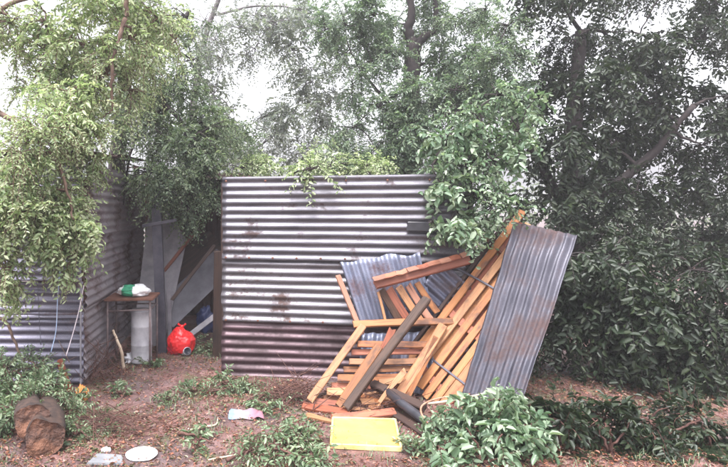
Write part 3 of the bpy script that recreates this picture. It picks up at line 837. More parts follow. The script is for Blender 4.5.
# plate, scrap, slab
pl = lathe('white_plate', [(0.055, 0.0), (0.06, 0.004), (0.092, 0.016), (0.104, 0.022), (0.104, 0.025), (0.090, 0.021), (0.062, 0.011), (0.02, 0.0105)], M_white_en, None, Matrix.Translation(G(142, 457)) @ Matrix.Rotation(rad(4), 4, 'X') @ Matrix.Diagonal((0.98, 0.88, 0.8, 1)), 36, 0.06)
tag(pl, 'white enamel plate lying on the bare ground', 'plate')
tag(slab('grey_slab', [G(86, 468, 0.0), G(124, 468, 0.0), G(122, 458, 0.0), G(97, 457, 0.0)], 0.018, M_grey_slab), 'flat grey slab left of the white plate', 'slab')
tag(crumple('white_scrap', G(106, 453, 0.012), (0.03, 0.02, 0.018), M_white_pl, 44, 0.5, 3), 'small white scrap beside the grey slab', 'litter')
m, nt, b, out = new_mat('printed_cloth')
tc = nt.nodes.new('ShaderNodeTexCoord'); sx = nt.nodes.new('ShaderNodeSeparateXYZ'); nt.links.new(tc.outputs['Object'], sx.inputs[0])
mb = nt.nodes.new('ShaderNodeMath'); mb.operation = 'MULTIPLY_ADD'; nt.links.new(sx.outputs['X'], mb.inputs[0]); mb.inputs[1].default_value = 3.4; mb.inputs[2].default_value = 0.5
nt.links.new(ramp(nt, mb.outputs[0], [(0.15, (0.17, 0.24, 0.38)), (0.32, (0.36, 0.38, 0.42)), (0.45, (0.36, 0.22, 0.27)), (0.75, (0.28, 0.13, 0.17))]), b.inputs['Base Color'])
b.inputs['Roughness'].default_value = 0.7
def cloth(name, center, sx_, sy_, mat, seed, h=0.03):
    n = 22
    V, Fc = [], []
    for j in range(n + 1):
        for i in range(n + 1):
            x, y = (i / n - 0.5) * sx_, (j / n - 0.5) * sy_
            e = 1 + 0.25 * noise.noise(Vector((math.atan2(y, x) * 1.3, seed, 0)))
            z = h * (0.5 + noise.noise(Vector((x * 14, y * 14, seed)))) * 0.9 + 0.006
            V.append((x * e, y * e, max(z, 0.003)))
    for j in range(n):
        for i in range(n):
            a = j * (n + 1) + i
            Fc.append((a, a + 1, a + n + 2, a + n + 1))
    o = mesh_obj(name, V, Fc, mat, None, Matrix.Translation(center), smooth=True)
    md = o.modifiers.new('thickness', 'SOLIDIFY'); md.thickness = 0.002
    return o
tag(cloth('printed_cloth', G(247, 417), 0.26, 0.17, m, 4.2), 'blue white and pink cloth scrap on the ground', 'cloth')
tag(tube('broken_stick', curve_pts([G(190, 431, 0.012), G(205, 429, 0.014), G(216, 427, 0.014), G(218, 420, 0.016)], 4), [0.006, 0.008, 0.006, 0.004], M_stick), 'bent pale stick lying on the open ground', 'stick')
tag(tube('broken_stick', curve_pts([G(208, 460, 0.01), G(228, 457, 0.012), G(246, 455, 0.01)], 4), [0.006, 0.005], M_stick), 'thin pale stick lying near the bottom edge', 'stick')

# sawn log
def build_log():
    root = thing('sawn_log', 'sawn log with a forked cut end at the bottom left', 'log', G(33, 462))
    me_wood, nt, b, out = new_mat('cut_wood')
    tc = nt.nodes.new('ShaderNodeTexCoord')
    v = mapping(nt, tc.outputs['Object'], (1, 0.25, 1))
    gr = nt.nodes.new('ShaderNodeTexGradient')
    n2 = noise_tex(nt, tc.outputs['Object'], 7, 5, 0.65)
    n3 = noise_tex(nt, tc.outputs['Object'], 40, 4, 0.6)
    c = ramp(nt, n2, [(0.30, (0.025, 0.016, 0.015)), (0.45, (0.085, 0.040, 0.027)), (0.58, (0.17, 0.075, 0.043)), (0.75, (0.24, 0.12, 0.075))])
    nt.links.new(c, b.inputs['Base Color']); b.inputs['Roughness'].default_value = 0.8
    bump(nt, b, n3, 1.0, 0.03)
    def section(name, c0, c1, r0, r1, seed, mat):
        n, segs = 40, 8
        ax = (c1 - c0)
        t = ax.normalized()
        a = t.cross(Vector((0, 0, 1))).normalized(); bb = a.cross(t)
        V, Fc = [], []
        for i in range(segs + 1):
            s = i / segs
            for k in range(n):
                an = 2 * math.pi * k / n
                d = Vector((math.cos(an), math.sin(an), 0))
                r = (r0 + (r1 - r0) * s) * (1 + 0.26 * noise.noise(d * 1.3 + Vector((seed, 0, s))) + 0.09 * noise.noise(d * 7 + Vector((seed, 0, s * 3))))
                V.append(c0 + ax * s + a * (d.x * r) + bb * (d.y * r) - c0)
        for i in range(segs):
            for k in range(n):
                k2 = (k + 1) % n
                Fc.append((i * n + k, i * n + k2, (i + 1) * n + k2, (i + 1) * n + k))
        o = mesh_obj(name, V, Fc, mat, root, Matrix.Translation(c0), smooth=True)
        # cut face with saw relief, slightly domed
        V2, F2 = [Vector((0, 0, 0)) - t * 0.004], []
        rings = 8
        for q in range(1, rings + 1):
            for k in range(n):
                base = V[k]
                p = base * (q / rings) - t * ((0.03 * noise.noise(base * 7 * q / rings + Vector((seed, 0, 0))) + 0.014 * noise.noise(base * 26 * q / rings)) * (1 if q < rings else 0.25))
                V2.append(p)
        for k in range(n):
            F2.append((0, 1 + (k + 1) % n, 1 + k))
        for q in range(rings - 1):
            for k in range(n):
                k2 = (k + 1) % n
                F2.append((1 + q * n + k, 1 + q * n + k2, 1 + (q + 1) * n + k2, 1 + (q + 1) * n + k))
        mesh_obj('cut_face', V2, F2, me_wood, o, Matrix.Translation(c0), smooth=True)
        return o
    M_log = mat_plain('log_bark', (0.018, 0.011, 0.010), (0.065, 0.036, 0.026), 22, 0.85, 0, 1.0)
    section('log_body', Vector((-1.325, 3.55, 0.13)), Vector((-1.50, 4.05, 0.10)), 0.122, 0.115, 1.0, M_log)
    section('side_limb', Vector((-1.425, 3.60, 0.225)), Vector((-1.62, 4.05, 0.14)), 0.105, 0.10, 6.0, M_log)
build_log()

# ================================================================== vegetation
def unit(a):
    return a / np.maximum(np.linalg.norm(a, axis=-1, keepdims=True), 1e-9)

LEAF_T = {  # outline (along, across, height) of one leaf, folded on its midrib; two quads
    'lance': np.array([(0, 0, 0), (0.30, 0.5, 0.10), (0.68, 0.42, 0.06), (1, 0, -0.12), (0.68, -0.42, 0.06), (0.30, -0.5, 0.10)]),
    'broad': np.array([(0, 0, 0), (0.28, 0.5, 0.12), (0.66, 0.46, 0.05), (1, 0, -0.18), (0.66, -0.46, 0.05), (0.28, -0.5, 0.12)]),
}
QUADS = np.array([(0, 3, 2, 1), (0, 5, 4, 3)])

def sprays(starts, dirs, L, K, leaf, aspect, droop, rng, kind='lance', spread=0.9, flat=0.0):
    """compound leaves: K leaflets in two rows on each drooping stem. Returns leaf verts/faces and stem verts/faces"""
    S = len(starts)
    L = np.broadcast_to(np.asarray(L, float), (S,)).copy() * rng.uniform(0.65, 1.25, S)
    t = (np.arange(K) + 0.7) / K
    t = np.clip(t[None, :] + rng.uniform(-0.3, 0.3, (S, K)) / K, 0.05, 1)
    dz = np.array([0, 0, -1.0])
    dr = droop * rng.uniform(0.5, 1.5, S)
    pos = starts[:, None] + dirs[:, None] * (L[:, None] * t)[..., None] + dz * (dr[:, None] * L[:, None] * t ** 2)[..., None]
    tan = unit(dirs[:, None] + dz * (2 * dr[:, None] * t)[..., None])
    upv = unit(np.array([0, 0, 1.0]) + rng.normal(0, 0.45, (S, 3)))
    side = unit(np.cross(tan, np.broadcast_to(upv[:, None], tan.shape)))
    sgn = np.where(np.arange(K) % 2 == 0, 1.0, -1.0)
    ld = unit(side * (sgn * spread)[None, :, None] + tan * 0.55 + rng.normal(0, 0.28, (S, K, 3)) + dz * 0.22 * (1 - flat))
    nrm = np.cross(ld, tan) * sgn[None, :, None]
    nrm = unit(nrm + rng.normal(0, 0.35, (S, K, 3)) + 1e-3)
    wv = unit(np.cross(nrm, ld))
    nrm = np.cross(ld, wv)
    ll = leaf * rng.uniform(0.45, 1.35, (S, K)) * (1 - 0.25 * np.abs(t - 0.5) * 2)
    T = LEAF_T[kind]
    V = pos[:, :, None] + ll[..., None, None] * (ld[:, :, None] * T[:, 0][:, None] + wv[:, :, None] * (T[:, 1] * aspect)[:, None] + nrm[:, :, None] * (T[:, 2])[:, None] * 1.2)
    n = S * K
    V = V.reshape(-1, 3)
    Fc = (np.arange(n)[:, None, None] * len(T) + QUADS[None]).reshape(-1, 4)
    # stems: triangular tubes of three rings
    ts = np.array([0.0, 0.5, 1.0])
    sp_ = starts[:, None] + dirs[:, None] * (L[:, None] * ts)[..., None] + dz * (dr[:, None] * L[:, None] * ts ** 2)[..., None]
    rr = np.array([0.0032, 0.0024, 0.0012])
    s1 = unit(np.cross(dirs, np.array([0.2, 0.3, 0.93])))
    s2 = np.cross(dirs, s1)
    ang = np.array([0, 2.094, 4.189])
    ring = s1[:, None, None] * np.cos(ang)[None, None, :, None] + s2[:, None, None] * np.sin(ang)[None, None, :, None]
    SV = (sp_[:, :, None] + ring * rr[None, :, None, None]).reshape(-1, 3)
    q = []
    for i in range(2):
        for k in range(3):
            k2 = (k + 1) % 3
            q.append((i * 3 + k, i * 3 + k2, i * 3 + 3 + k2, i * 3 + 3 + k))
    SF = (np.arange(S)[:, None, None] * 9 + np.array(q)[None]).reshape(-1, 4)
    return V, Fc, SV, SF

class Plant:
    def __init__(s, name, label, cat, base, leaf_mat, bark, seed, group=None, crown='crown', trunk='trunk'):
        s.root = thing(name, label, cat, base, group)
        s.base = Vector(base)
        s.lm, s.bark = leaf_mat, bark
        s.rng = np.random.default_rng(seed)
        s.rr = random.Random(seed)
        s.tv, s.tf = [], []
        s.limb_pts = []
        s.L, s.SV = [], []
        s.crown, s.trunk = crown, trunk
    def limb(s, pts, radii, sides=8, n=6, wob=0.25, jit=0.012):
        cp = curve_pts(pts, n, jit, s.rr)
        r = list(np.interp(np.linspace(0, 1, len(cp)), np.linspace(0, 1, len(radii)), radii))
        tube_geo(cp, r, sides, s.tv, s.tf, wob)
        s.limb_pts += [(p, rad_) for p, rad_ in zip(cp, r)]
        return cp
    def cluster(s, c, r, n, L=0.3, K=13, leaf=0.05, aspect=0.38, droop=0.5, kind='lance', subs=6, hang=0.4, attach=True, spread=0.9, flat=0.0, up=0.0):
        """a clump of leaves round c (radii r), fed by a branch from the nearest limb and a few side branches"""
        rng = s.rng
        c = np.array(c, float); r = np.array(r, float)
        if attach and s.limb_pts:
            d = [((p - Vector(c)).length + 0.0, p, q) for p, q in s.limb_pts]
            d.sort(key=lambda e: e[0])
            p, q = d[0][1], d[0][2]
            if d[0][0] > 0.05:
                mid = (p + Vector(c)) / 2 + Vector((s.rr.uniform(-.08, .08), s.rr.uniform(-.08, .08), 0.06 * d[0][0]))
                cp = curve_pts([p, mid, Vector(c)], 5, 0.008, s.rr)
                r0 = min(q * 0.7, 0.03)
                tube_geo(cp, list(np.linspace(r0, 0.007, len(cp))), 6, s.tv, s.tf, 0.2)
                s.limb_pts += [(x, 0.012) for x in cp[3:]]
        ends = unit(rng.normal(0, 1, (subs, 3))) * r * rng.uniform(0.55, 1.0, (subs, 1)) + c
        ends[:, 2] += up * r[2]
        for e in ends:
            mid = (c + e) / 2 + rng.normal(0, 0.03, 3) * np.linalg.norm(r) + np.array([0, 0, 0.08 * r[2]])
            cp = curve_pts([Vector(c), Vector(mid), Vector(e)], 3)
            tube_geo(cp, list(np.linspace(0.008, 0.003, len(cp))), 5, s.tv, s.tf)
        k = rng.integers(0, subs, n)
        f = rng.uniform(0.1, 1.0, n) ** 0.6
        st = c + (ends[k] - c) * f[:, None] + rng.normal(0, 0.14, (n, 3)) * r
        dr = unit(unit(st - c) * 0.7 + rng.normal(0, 0.55, (n, 3)) + np.array([0, 0, -hang]))
        leaf = leaf * rng.uniform(0.72, 1.35)
        V, Fc, SV, SF = sprays(st, dr, L, K, leaf, aspect, droop, rng, kind, spread, flat)
        s.L.append((V, Fc)); s.SV.append((SV, SF))
    def px(s, u, v, y, ru, rv, ry, n, **k):
        s.cluster(P(u, v, y), (ru * y / F, ry, rv * y / F), n, **k)
    def finish(s, clip_ground=True):
        def cat(lst):
            off, vs, fs = 0, [], []
            for V, Fc in lst:
                vs.append(V); fs.append(Fc + off); off += len(V)
            return np.concatenate(vs), np.concatenate(fs)
        if s.tv:
            o0 = s.base
            mesh_obj(s.trunk, [v - o0 for v in s.tv], s.tf, s.bark, s.root, Matrix.Translation(o0), smooth=True)
        V, Fc = cat(s.L)
        if clip_ground:
            low = ground_h(V[:, 0], V[:, 1]) + 0.006
            V[:, 2] = np.maximum(V[:, 2], low + (V[:, 2] - low) * -0.04)
        np_mesh(s.crown, V, Fc, s.lm, s.root, tuple(s.base))
        V, Fc = cat(s.SV)
        if clip_ground:
            low = ground_h(V[:, 0], V[:, 1]) + 0.004
            V[:, 2] = np.maximum(V[:, 2], low)
        np_mesh('twigs', V, Fc, s.bark, s.root, tuple(s.base))['kind'] = 'stuff'
        return s.root

# ---- light tree drooping over the shed ---------------------------------------
t = Plant('drooping_tree', 'pale green tree drooping over the roof of the iron shed', 'tree', (-3.5, 4.75, 0), LEAF_NEAR, M_bark_lt, 101)
t.limb([(-3.5, 4.75, -0.05), (-3.45, 4.8, 1.2), (-3.3, 4.85, 2.4), (-2.9, 4.9, 3.2)], [0.15, 0.12, 0.10, 0.08], 10)
t.limb([(-3.3, 4.85, 2.4), (-2.6, 4.75, 2.95), P(20, 0, 4.9), P(60, -5, 5.0), P(112, -5, 5.0)], [0.06, 0.03, 0.018, 0.012, 0.008])
t.limb([(-3.3, 4.85, 2.35), (-2.7, 4.6, 2.6), P(8, 118, 4.5), P(28, 130, 4.45), P(20, 165, 4.4), P(5, 200, 4.4)], [0.05, 0.03, 0.018, 0.016, 0.012], wob=0.2)
t.limb([P(127, -12, 4.75), P(126, 14, 4.75), P(117, 44, 4.72), P(111, 74, 4.72), P(113, 110, 4.8)], [0.022, 0.02, 0.016, 0.012])
t.limb([P(28, 130, 4.45), P(55, 160, 4.4), P(68, 195, 4.4), P(74, 220, 4.4)], [0.016, 0.012, 0.008])
t.limb([(-2.9, 4.9, 3.2), P(60, -60, 5.0), P(127, -12, 4.75)], [0.06, 0.04, 0.022])
NL = dict(L=0.22, K=13, leaf=0.043, aspect=0.40, droop=0.35, hang=0.35, subs=9)
for c in ((18, 225, 4.45, 28, 32, .26, 120), (52, 228, 4.55, 32, 28, .26, 140), (25, 185, 4.4, 36, 34, .3, 150), (62, 192, 4.6, 26, 32, .28, 140), (42, 140, 4.4, 36, 30, .3, 140),
          (82, 128, 4.75, 26, 28, .3, 120), (70, 92, 4.7, 32, 24, .35, 110), (106, 75, 4.9, 32, 34, .35, 130), (82, 45, 4.9, 34, 26, .4, 100), (130, 38, 5.0, 34, 30, .4, 120),
          (45, 22, 5.0, 30, 18, .4, 60), (10, 22, 4.9, 20, 18, .3, 34), (100, 5, 5.0, 40, 20, .4, 100), (158, 18, 5.3, 26, 24, .4, 70), (6, 275, 4.35, 10, 24, .2, 46), (-20, 210, 4.4, 30, 60, .3, 110), (-25, 130, 4.5, 20, 26, .3, 24),
          (96, 158, 5.0, 10, 22, .2, 34), (76, 218, 4.6, 14, 20, .2, 60), (-30, 10, 4.8, 40, 30, .4, 60), (60, -40, 5.0, 60, 30, .5, 120), (140, -35, 5.2, 60, 30, .5, 110), (130, 90, 5.1, 22, 28, .3, 70), (38, 215, 4.35, 26, 26, .2, 70), (20, 155, 4.2, 20, 20, .2, 50), (45, 50, 5.1, 26, 20, .3, 70), (30, 88, 5.2, 22, 16, .25, 30), (5, 40, 5.2, 18, 14, .3, 40), (150, 70, 5.4, 24, 24, .3, 60), (60, 120, 4.5, 30, 20, .25, 80), (20, 50, 5.3, 22, 14, .3, 60), (175, 40, 5.8, 22, 24, .3, 50), (140, 10, 5.4, 30, 18, .3, 60), (60, 70, 5.2, 26, 20, .3, 70)):
    t.px(*c[:6], int(c[6] * (1.45 if c[1] > 110 else 1.15)), **NL)
for (u, v, n) in ((73, 262, 10), (48, 252, 12), (82, 240, 10), (8, 285, 10), (62, 250, 12), (28, 258, 12)):
    t.px(u, v, 4.55, 7, 15, .07, n, L=0.2, K=11, leaf=0.055, aspect=0.4, droop=0.7, hang=1.3, subs=3)
t.finish()

# ---- tree hanging over the gap -------------------------------------------------
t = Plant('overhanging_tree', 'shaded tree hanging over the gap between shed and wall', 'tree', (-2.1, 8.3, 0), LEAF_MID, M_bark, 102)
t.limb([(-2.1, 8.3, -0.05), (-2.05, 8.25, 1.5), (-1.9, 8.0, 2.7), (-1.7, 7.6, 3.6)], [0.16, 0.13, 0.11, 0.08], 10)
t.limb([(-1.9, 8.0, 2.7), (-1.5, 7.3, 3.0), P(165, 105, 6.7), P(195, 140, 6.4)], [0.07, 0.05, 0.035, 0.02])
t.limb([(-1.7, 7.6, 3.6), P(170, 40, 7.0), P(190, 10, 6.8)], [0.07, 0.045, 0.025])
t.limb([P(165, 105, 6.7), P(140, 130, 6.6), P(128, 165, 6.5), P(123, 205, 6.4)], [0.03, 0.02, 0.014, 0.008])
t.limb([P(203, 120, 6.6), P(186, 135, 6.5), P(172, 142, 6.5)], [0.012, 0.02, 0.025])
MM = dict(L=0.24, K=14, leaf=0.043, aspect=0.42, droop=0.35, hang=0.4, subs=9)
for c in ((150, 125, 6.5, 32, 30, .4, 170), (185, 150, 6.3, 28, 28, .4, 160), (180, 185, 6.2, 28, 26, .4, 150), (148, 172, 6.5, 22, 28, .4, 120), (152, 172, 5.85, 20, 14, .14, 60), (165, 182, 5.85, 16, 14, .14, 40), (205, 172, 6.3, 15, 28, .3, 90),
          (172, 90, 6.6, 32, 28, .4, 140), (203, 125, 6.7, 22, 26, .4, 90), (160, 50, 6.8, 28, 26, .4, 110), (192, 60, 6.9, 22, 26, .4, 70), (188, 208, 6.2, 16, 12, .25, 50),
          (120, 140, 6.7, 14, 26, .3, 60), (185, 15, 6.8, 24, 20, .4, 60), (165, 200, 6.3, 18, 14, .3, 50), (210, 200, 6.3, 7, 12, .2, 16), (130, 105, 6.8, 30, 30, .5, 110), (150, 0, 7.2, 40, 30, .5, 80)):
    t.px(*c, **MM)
# crown going on above the roofless yard behind (shades the gap)
for c in ((-1.1, 7.6, 2.75), (-0.5, 7.2, 2.7), (-1.3, 6.9, 3.0), (-0.3, 8.0, 2.5), (-2.0, 7.0, 3.0), (-0.6, 6.4, 2.45)):
    t.cluster(c, (0.55, 0.5, 0.3), 110, **MM)
t.finish()

# ---- trees far behind the wall, the farthest greyed in colour for haze --------------------------------------------
def far_tree(label, base, trunk, clusters, seed, lm, L=0.36, leaf=0.066, K=13, hang=0.3, name='background_tree', bark=M_bark, dens=1.0):
    t = Plant(name, label, 'tree', base, lm, bark, seed, 'trees standing behind the iron wall')
    for pts, r in trunk:
        t.limb(pts, r, 8)
    for c in clusters:
        t.px(*c[:6], int(c[6] * dens), L=L, K=K, leaf=leaf, aspect=0.42, droop=0.3, hang=hang, subs=9)
    return t.finish()
M_bark_grey = mat_plain('grey_bark', (0.10, 0.09, 0.095), (0.18, 0.165, 0.165), 14, 0.85, 0, 0.6)
far_tree('sparse tree with leaves coloured haze grey behind the wall with white sky showing through', (-1.3, 10.6, 0),
    [([(-1.3, 10.6, -0.05), (-1.25, 10.5, 2.0), P(200, 60, 10.2), P(225, -20, 10)], [0.12, 0.09, 0.06, 0.03]),
     ([(-1.25, 10.5, 2.0), P(235, 160, 10), P(285, 125, 9.8), P(312, 70, 9.6)], [0.03, 0.02, 0.014, 0.008]),
     ([P(215, 15, 10.1), P(260, 6, 9.8), P(310, 10, 9.6)], [0.025, 0.018, 0.01])],
    [(205, 20, 9.6, 24, 20, .6, 60), (222, 58, 9.8, 18, 18, .5, 44), (255, 16, 9.6, 28, 18, .6, 72), (213, 95, 9.6, 14, 20, .4, 40), (230, 158, 9.4, 26, 14, .5, 80), (262, 150, 9.4, 24, 14, .5, 66),
     (288, 115, 9.6, 22, 22, .5, 80), (312, 82, 9.6, 18, 18, .5, 56), (302, 18, 9.6, 28, 22, .6, 90), (292, 50, 9.6, 16, 12, .4, 26), (305, 148, 9.3, 26, 18, .5, 90), (262, 118, 9.6, 12, 12, .3, 16), (240, -30, 9.8, 60, 25, .7, 90), (246, 55, 9.8, 14, 14, .4, 20), (325, 50, 9.4, 18, 22, .4, 50), (232, 112, 9.6, 10, 14, .3, 14), (335, 100, 9.4, 14, 20, .4, 40), (275, 22, 9.2, 32, 16, .4, 60), (215, 40, 9.0, 20, 20, .4, 44), (255, 48, 9.2, 22, 12, .4, 26), (300, 70, 9.2, 20, 14, .4, 34), (240, 28, 9.2, 24, 12, .4, 34), (318, 112, 9.0, 18, 22, .4, 60), (225, 130, 9.2, 16, 16, .4, 40), (345, 65, 9.2, 14, 20, .4, 40), (270, 135, 9.2, 20, 12, .3, 36)], 103, LEAF_BACK, 0.34, 0.06, 14, bark=M_bark_grey, dens=1.2)
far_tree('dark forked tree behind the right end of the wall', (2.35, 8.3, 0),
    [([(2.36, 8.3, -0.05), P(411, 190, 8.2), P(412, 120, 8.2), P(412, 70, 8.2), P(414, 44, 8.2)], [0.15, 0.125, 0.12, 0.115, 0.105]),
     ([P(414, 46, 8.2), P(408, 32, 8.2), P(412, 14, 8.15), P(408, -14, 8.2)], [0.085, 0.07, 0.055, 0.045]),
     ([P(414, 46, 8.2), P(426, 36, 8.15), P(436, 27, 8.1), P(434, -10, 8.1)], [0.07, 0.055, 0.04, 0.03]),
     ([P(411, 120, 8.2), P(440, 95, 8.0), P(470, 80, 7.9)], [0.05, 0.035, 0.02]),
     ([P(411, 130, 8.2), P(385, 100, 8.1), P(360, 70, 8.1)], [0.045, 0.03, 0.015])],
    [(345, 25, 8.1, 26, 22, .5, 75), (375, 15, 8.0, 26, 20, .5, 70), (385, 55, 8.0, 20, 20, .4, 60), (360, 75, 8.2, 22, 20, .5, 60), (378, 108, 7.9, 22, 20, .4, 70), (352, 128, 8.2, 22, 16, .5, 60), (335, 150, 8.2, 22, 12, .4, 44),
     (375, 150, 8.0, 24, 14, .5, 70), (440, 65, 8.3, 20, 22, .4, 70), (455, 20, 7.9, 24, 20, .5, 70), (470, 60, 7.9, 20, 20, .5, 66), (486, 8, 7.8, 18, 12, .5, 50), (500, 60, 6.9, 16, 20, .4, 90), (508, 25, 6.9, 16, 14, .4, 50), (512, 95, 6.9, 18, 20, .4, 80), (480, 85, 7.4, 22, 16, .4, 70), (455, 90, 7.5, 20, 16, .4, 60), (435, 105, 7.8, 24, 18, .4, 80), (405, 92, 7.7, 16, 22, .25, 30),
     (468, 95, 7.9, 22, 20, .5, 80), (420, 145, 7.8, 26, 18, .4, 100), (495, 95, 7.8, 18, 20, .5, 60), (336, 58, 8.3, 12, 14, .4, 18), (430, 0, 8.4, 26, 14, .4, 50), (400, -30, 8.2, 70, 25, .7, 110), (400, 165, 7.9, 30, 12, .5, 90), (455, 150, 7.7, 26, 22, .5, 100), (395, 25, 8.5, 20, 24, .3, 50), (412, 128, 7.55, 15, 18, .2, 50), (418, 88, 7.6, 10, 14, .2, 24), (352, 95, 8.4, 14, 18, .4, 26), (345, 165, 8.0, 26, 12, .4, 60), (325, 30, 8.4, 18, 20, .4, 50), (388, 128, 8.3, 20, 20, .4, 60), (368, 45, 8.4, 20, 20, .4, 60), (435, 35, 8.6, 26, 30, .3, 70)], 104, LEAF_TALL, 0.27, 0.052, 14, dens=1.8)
far_tree('low bushy tree just behind the top edge of the wall', (0.9, 7.6, 0),
    [([(0.9, 7.6, -0.05), (0.92, 7.55, 1.0), (0.95, 7.5, 1.9)], [0.06, 0.05, 0.03]), ([(0.92, 7.55, 1.1), (0.3, 7.5, 1.8), (-0.1, 7.5, 2.1)], [0.04, 0.03, 0.015]), ([(0.95, 7.5, 1.5), (1.6, 7.5, 2.0)], [0.03, 0.015])],
    [(265, 166, 7.5, 26, 10, .4, 80), (300, 160, 7.5, 26, 14, .4, 100), (335, 165, 7.5, 26, 12, .4, 90), (370, 165, 7.5, 24, 12, .4, 80), (240, 168, 7.5, 20, 9, .4, 60), (311, 169, 5.13, 12, 7, .05, 20)], 105, LEAF_NEAR, 0.24, 0.046)

# ---- broad leaved tree at the right end of the wall -----------------------------
BL = dict(L=0.20, K=10, leaf=0.06, aspect=0.46, droop=0.4, hang=0.3, kind='broad', spread=0.8, subs=8)
t = Plant('broadleaf_tree', 'broad leaved tree hanging over the right end of the wall', 'tree', (2.14, 5.55, 0), LEAF_RIGHT, M_bark, 106)
t.limb([(2.14, 5.55, -0.05), (2.12, 5.5, 0.8), P(468, 205, 5.45), P(467, 160, 5.4), P(470, 125, 5.4)], [0.08, 0.07, 0.06, 0.05, 0.03], 9)
t.limb([P(468, 200, 5.45), P(458, 205, 5.1), P(450, 220, 4.85)], [0.03, 0.02, 0.01])
t.limb([P(467, 160, 5.4), P(445, 150, 5.1), P(432, 165, 4.95)], [0.03, 0.02, 0.01])
t.limb([P(467, 165, 5.4), P(490, 150, 5.1), P(500, 175, 4.95)], [0.03, 0.02, 0.01])
for c in ((450, 135, 5.0, 22, 16, .25, 52), (480, 122, 5.0, 24, 16, .25, 56), (460, 165, 4.95, 22, 16, .25, 56), (492, 160, 4.95, 20, 20, .25, 56), (446, 188, 4.85, 12, 12, .18, 30), (476, 192, 4.9, 22, 16, .24, 56),
          (458, 222, 4.8, 15, 9, .18, 36), (492, 205, 4.9, 16, 14, .22, 38), (498, 95, 5.1, 18, 14, .25, 34), (432, 222, 4.75, 6, 4, .08, 5), (480, 224, 4.95, 16, 8, .18, 26), (458, 112, 5.2, 22, 12, .25, 34), (520, 130, 5.1, 26, 40, .3, 70)):
    t.px(*c, **BL)
t.finish()

# ---- dense tree and shrubs going on to the right ---------------------------------
DK = dict(L=0.32, K=14, leaf=0.064, aspect=0.44, droop=0.5, hang=0.4, kind='broad')
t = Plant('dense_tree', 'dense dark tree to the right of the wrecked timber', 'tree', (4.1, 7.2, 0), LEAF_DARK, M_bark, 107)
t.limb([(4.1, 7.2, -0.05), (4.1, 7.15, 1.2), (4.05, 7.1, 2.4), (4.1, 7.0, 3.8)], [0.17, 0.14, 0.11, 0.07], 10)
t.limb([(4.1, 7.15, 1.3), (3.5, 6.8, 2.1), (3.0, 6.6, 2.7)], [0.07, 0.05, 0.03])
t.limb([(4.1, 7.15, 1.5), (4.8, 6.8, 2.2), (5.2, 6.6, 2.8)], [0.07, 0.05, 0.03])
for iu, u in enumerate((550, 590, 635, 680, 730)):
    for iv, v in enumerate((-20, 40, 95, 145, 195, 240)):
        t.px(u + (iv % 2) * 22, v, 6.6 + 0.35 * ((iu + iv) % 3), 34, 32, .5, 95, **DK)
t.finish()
def shrub(label, base, clusters, seed, lm, kw, name='shrub', bark=M_bark, group=None, stems=3):
    t = Plant(name, label, 'shrub', base, lm, bark, seed, group, 'foliage', 'stems')
    for k in range(stems):
        a = k * 2.1 + seed
        t.limb([base, Vector(base) + Vector((0.06 * math.cos(a), 0.06 * math.sin(a), 0.1)), Vector(base) + Vector((0.12 * math.cos(a), 0.12 * math.sin(a), 0.2))], [0.010, 0.007, 0.004], 6, 4)
    for c in clusters:
        t.px(*c, **kw)
    return t.finish()
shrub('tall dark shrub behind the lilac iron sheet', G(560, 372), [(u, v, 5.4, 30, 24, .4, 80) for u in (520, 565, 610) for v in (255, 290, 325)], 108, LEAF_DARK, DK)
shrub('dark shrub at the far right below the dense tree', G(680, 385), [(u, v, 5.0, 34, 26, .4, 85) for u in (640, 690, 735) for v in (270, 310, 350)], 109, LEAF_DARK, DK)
BR = dict(L=0.18, K=11, leaf=0.06, aspect=0.42, droop=0.35, hang=-0.25, kind='broad', spread=0.8)
shrub('bright leafy shrub at the foot of the lilac iron sheet', G(485, 460), [(450, 425, 3.85, 22, 12, .18, 34), (485, 412, 3.75, 24, 14, .2, 42), (470, 440, 3.65, 26, 16, .2, 44), (500, 435, 3.6, 22, 22, .2, 46), (440, 448, 3.6, 18, 10, .15, 22), (500, 400, 3.8, 16, 12, .15, 22), (425, 440, 3.75, 10, 6, .1, 9), (520, 425, 3.65, 24, 26, .2, 44), (485, 462, 3.45, 26, 10, .15, 30)], 110, LEAF_RIGHT, BR, 'leafy_shrub', M_twig)
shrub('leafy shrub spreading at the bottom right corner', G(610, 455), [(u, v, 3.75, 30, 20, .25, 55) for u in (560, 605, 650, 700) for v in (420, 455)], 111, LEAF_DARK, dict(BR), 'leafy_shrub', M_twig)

# ---- cut branches and sprigs on the ground ---------------------------------------
def sprig(name, label, path, clusters, seed, lm=LEAF_CUT, r=0.012, kw=None, cat='branch', group=None, bark=M_twig):
    fl = 1.0 if name == 'fallen_branch' else 0.0
    k = dict(L=0.20, K=16, leaf=0.038, aspect=0.38, droop=0.25, hang=-0.05, subs=5)
    if fl: k.update(L=0.19, hang=0.12, droop=0.45, K=11)
    k.update(kw or {})
    t = Plant(name, label, cat, path[0], lm, bark, seed, group, 'leaves', 'stem')
    t.limb(path, [r, r * 0.7, r * 0.4], 6, 5, 0.2, 0.006)
    for c in clusters:
        t.px(c[0], c[1] + fl * c[4] * 0.45, c[2], c[3] * (1 + .3 * fl), c[4] * (1 - .45 * fl), c[5] * (1 + .3 * fl), int(c[6] * (1 + .7 * fl)), **k)
    return t.finish()
def gy(v): return CAMZ * F / (v - CV)
sprig('cut_branch', 'leafy cut branch heaped against the shed front', [G(-20, 395, 0.05), P(10, 372, 4.5), P(45, 366, 4.55)], [(5, 370, 4.45, 24, 14, .25, 60), (35, 368, 4.55, 22, 12, .22, 56), (20, 395, 4.35, 26, 16, .22, 60), (-20, 380, 4.4, 24, 24, .25, 60)], 120)
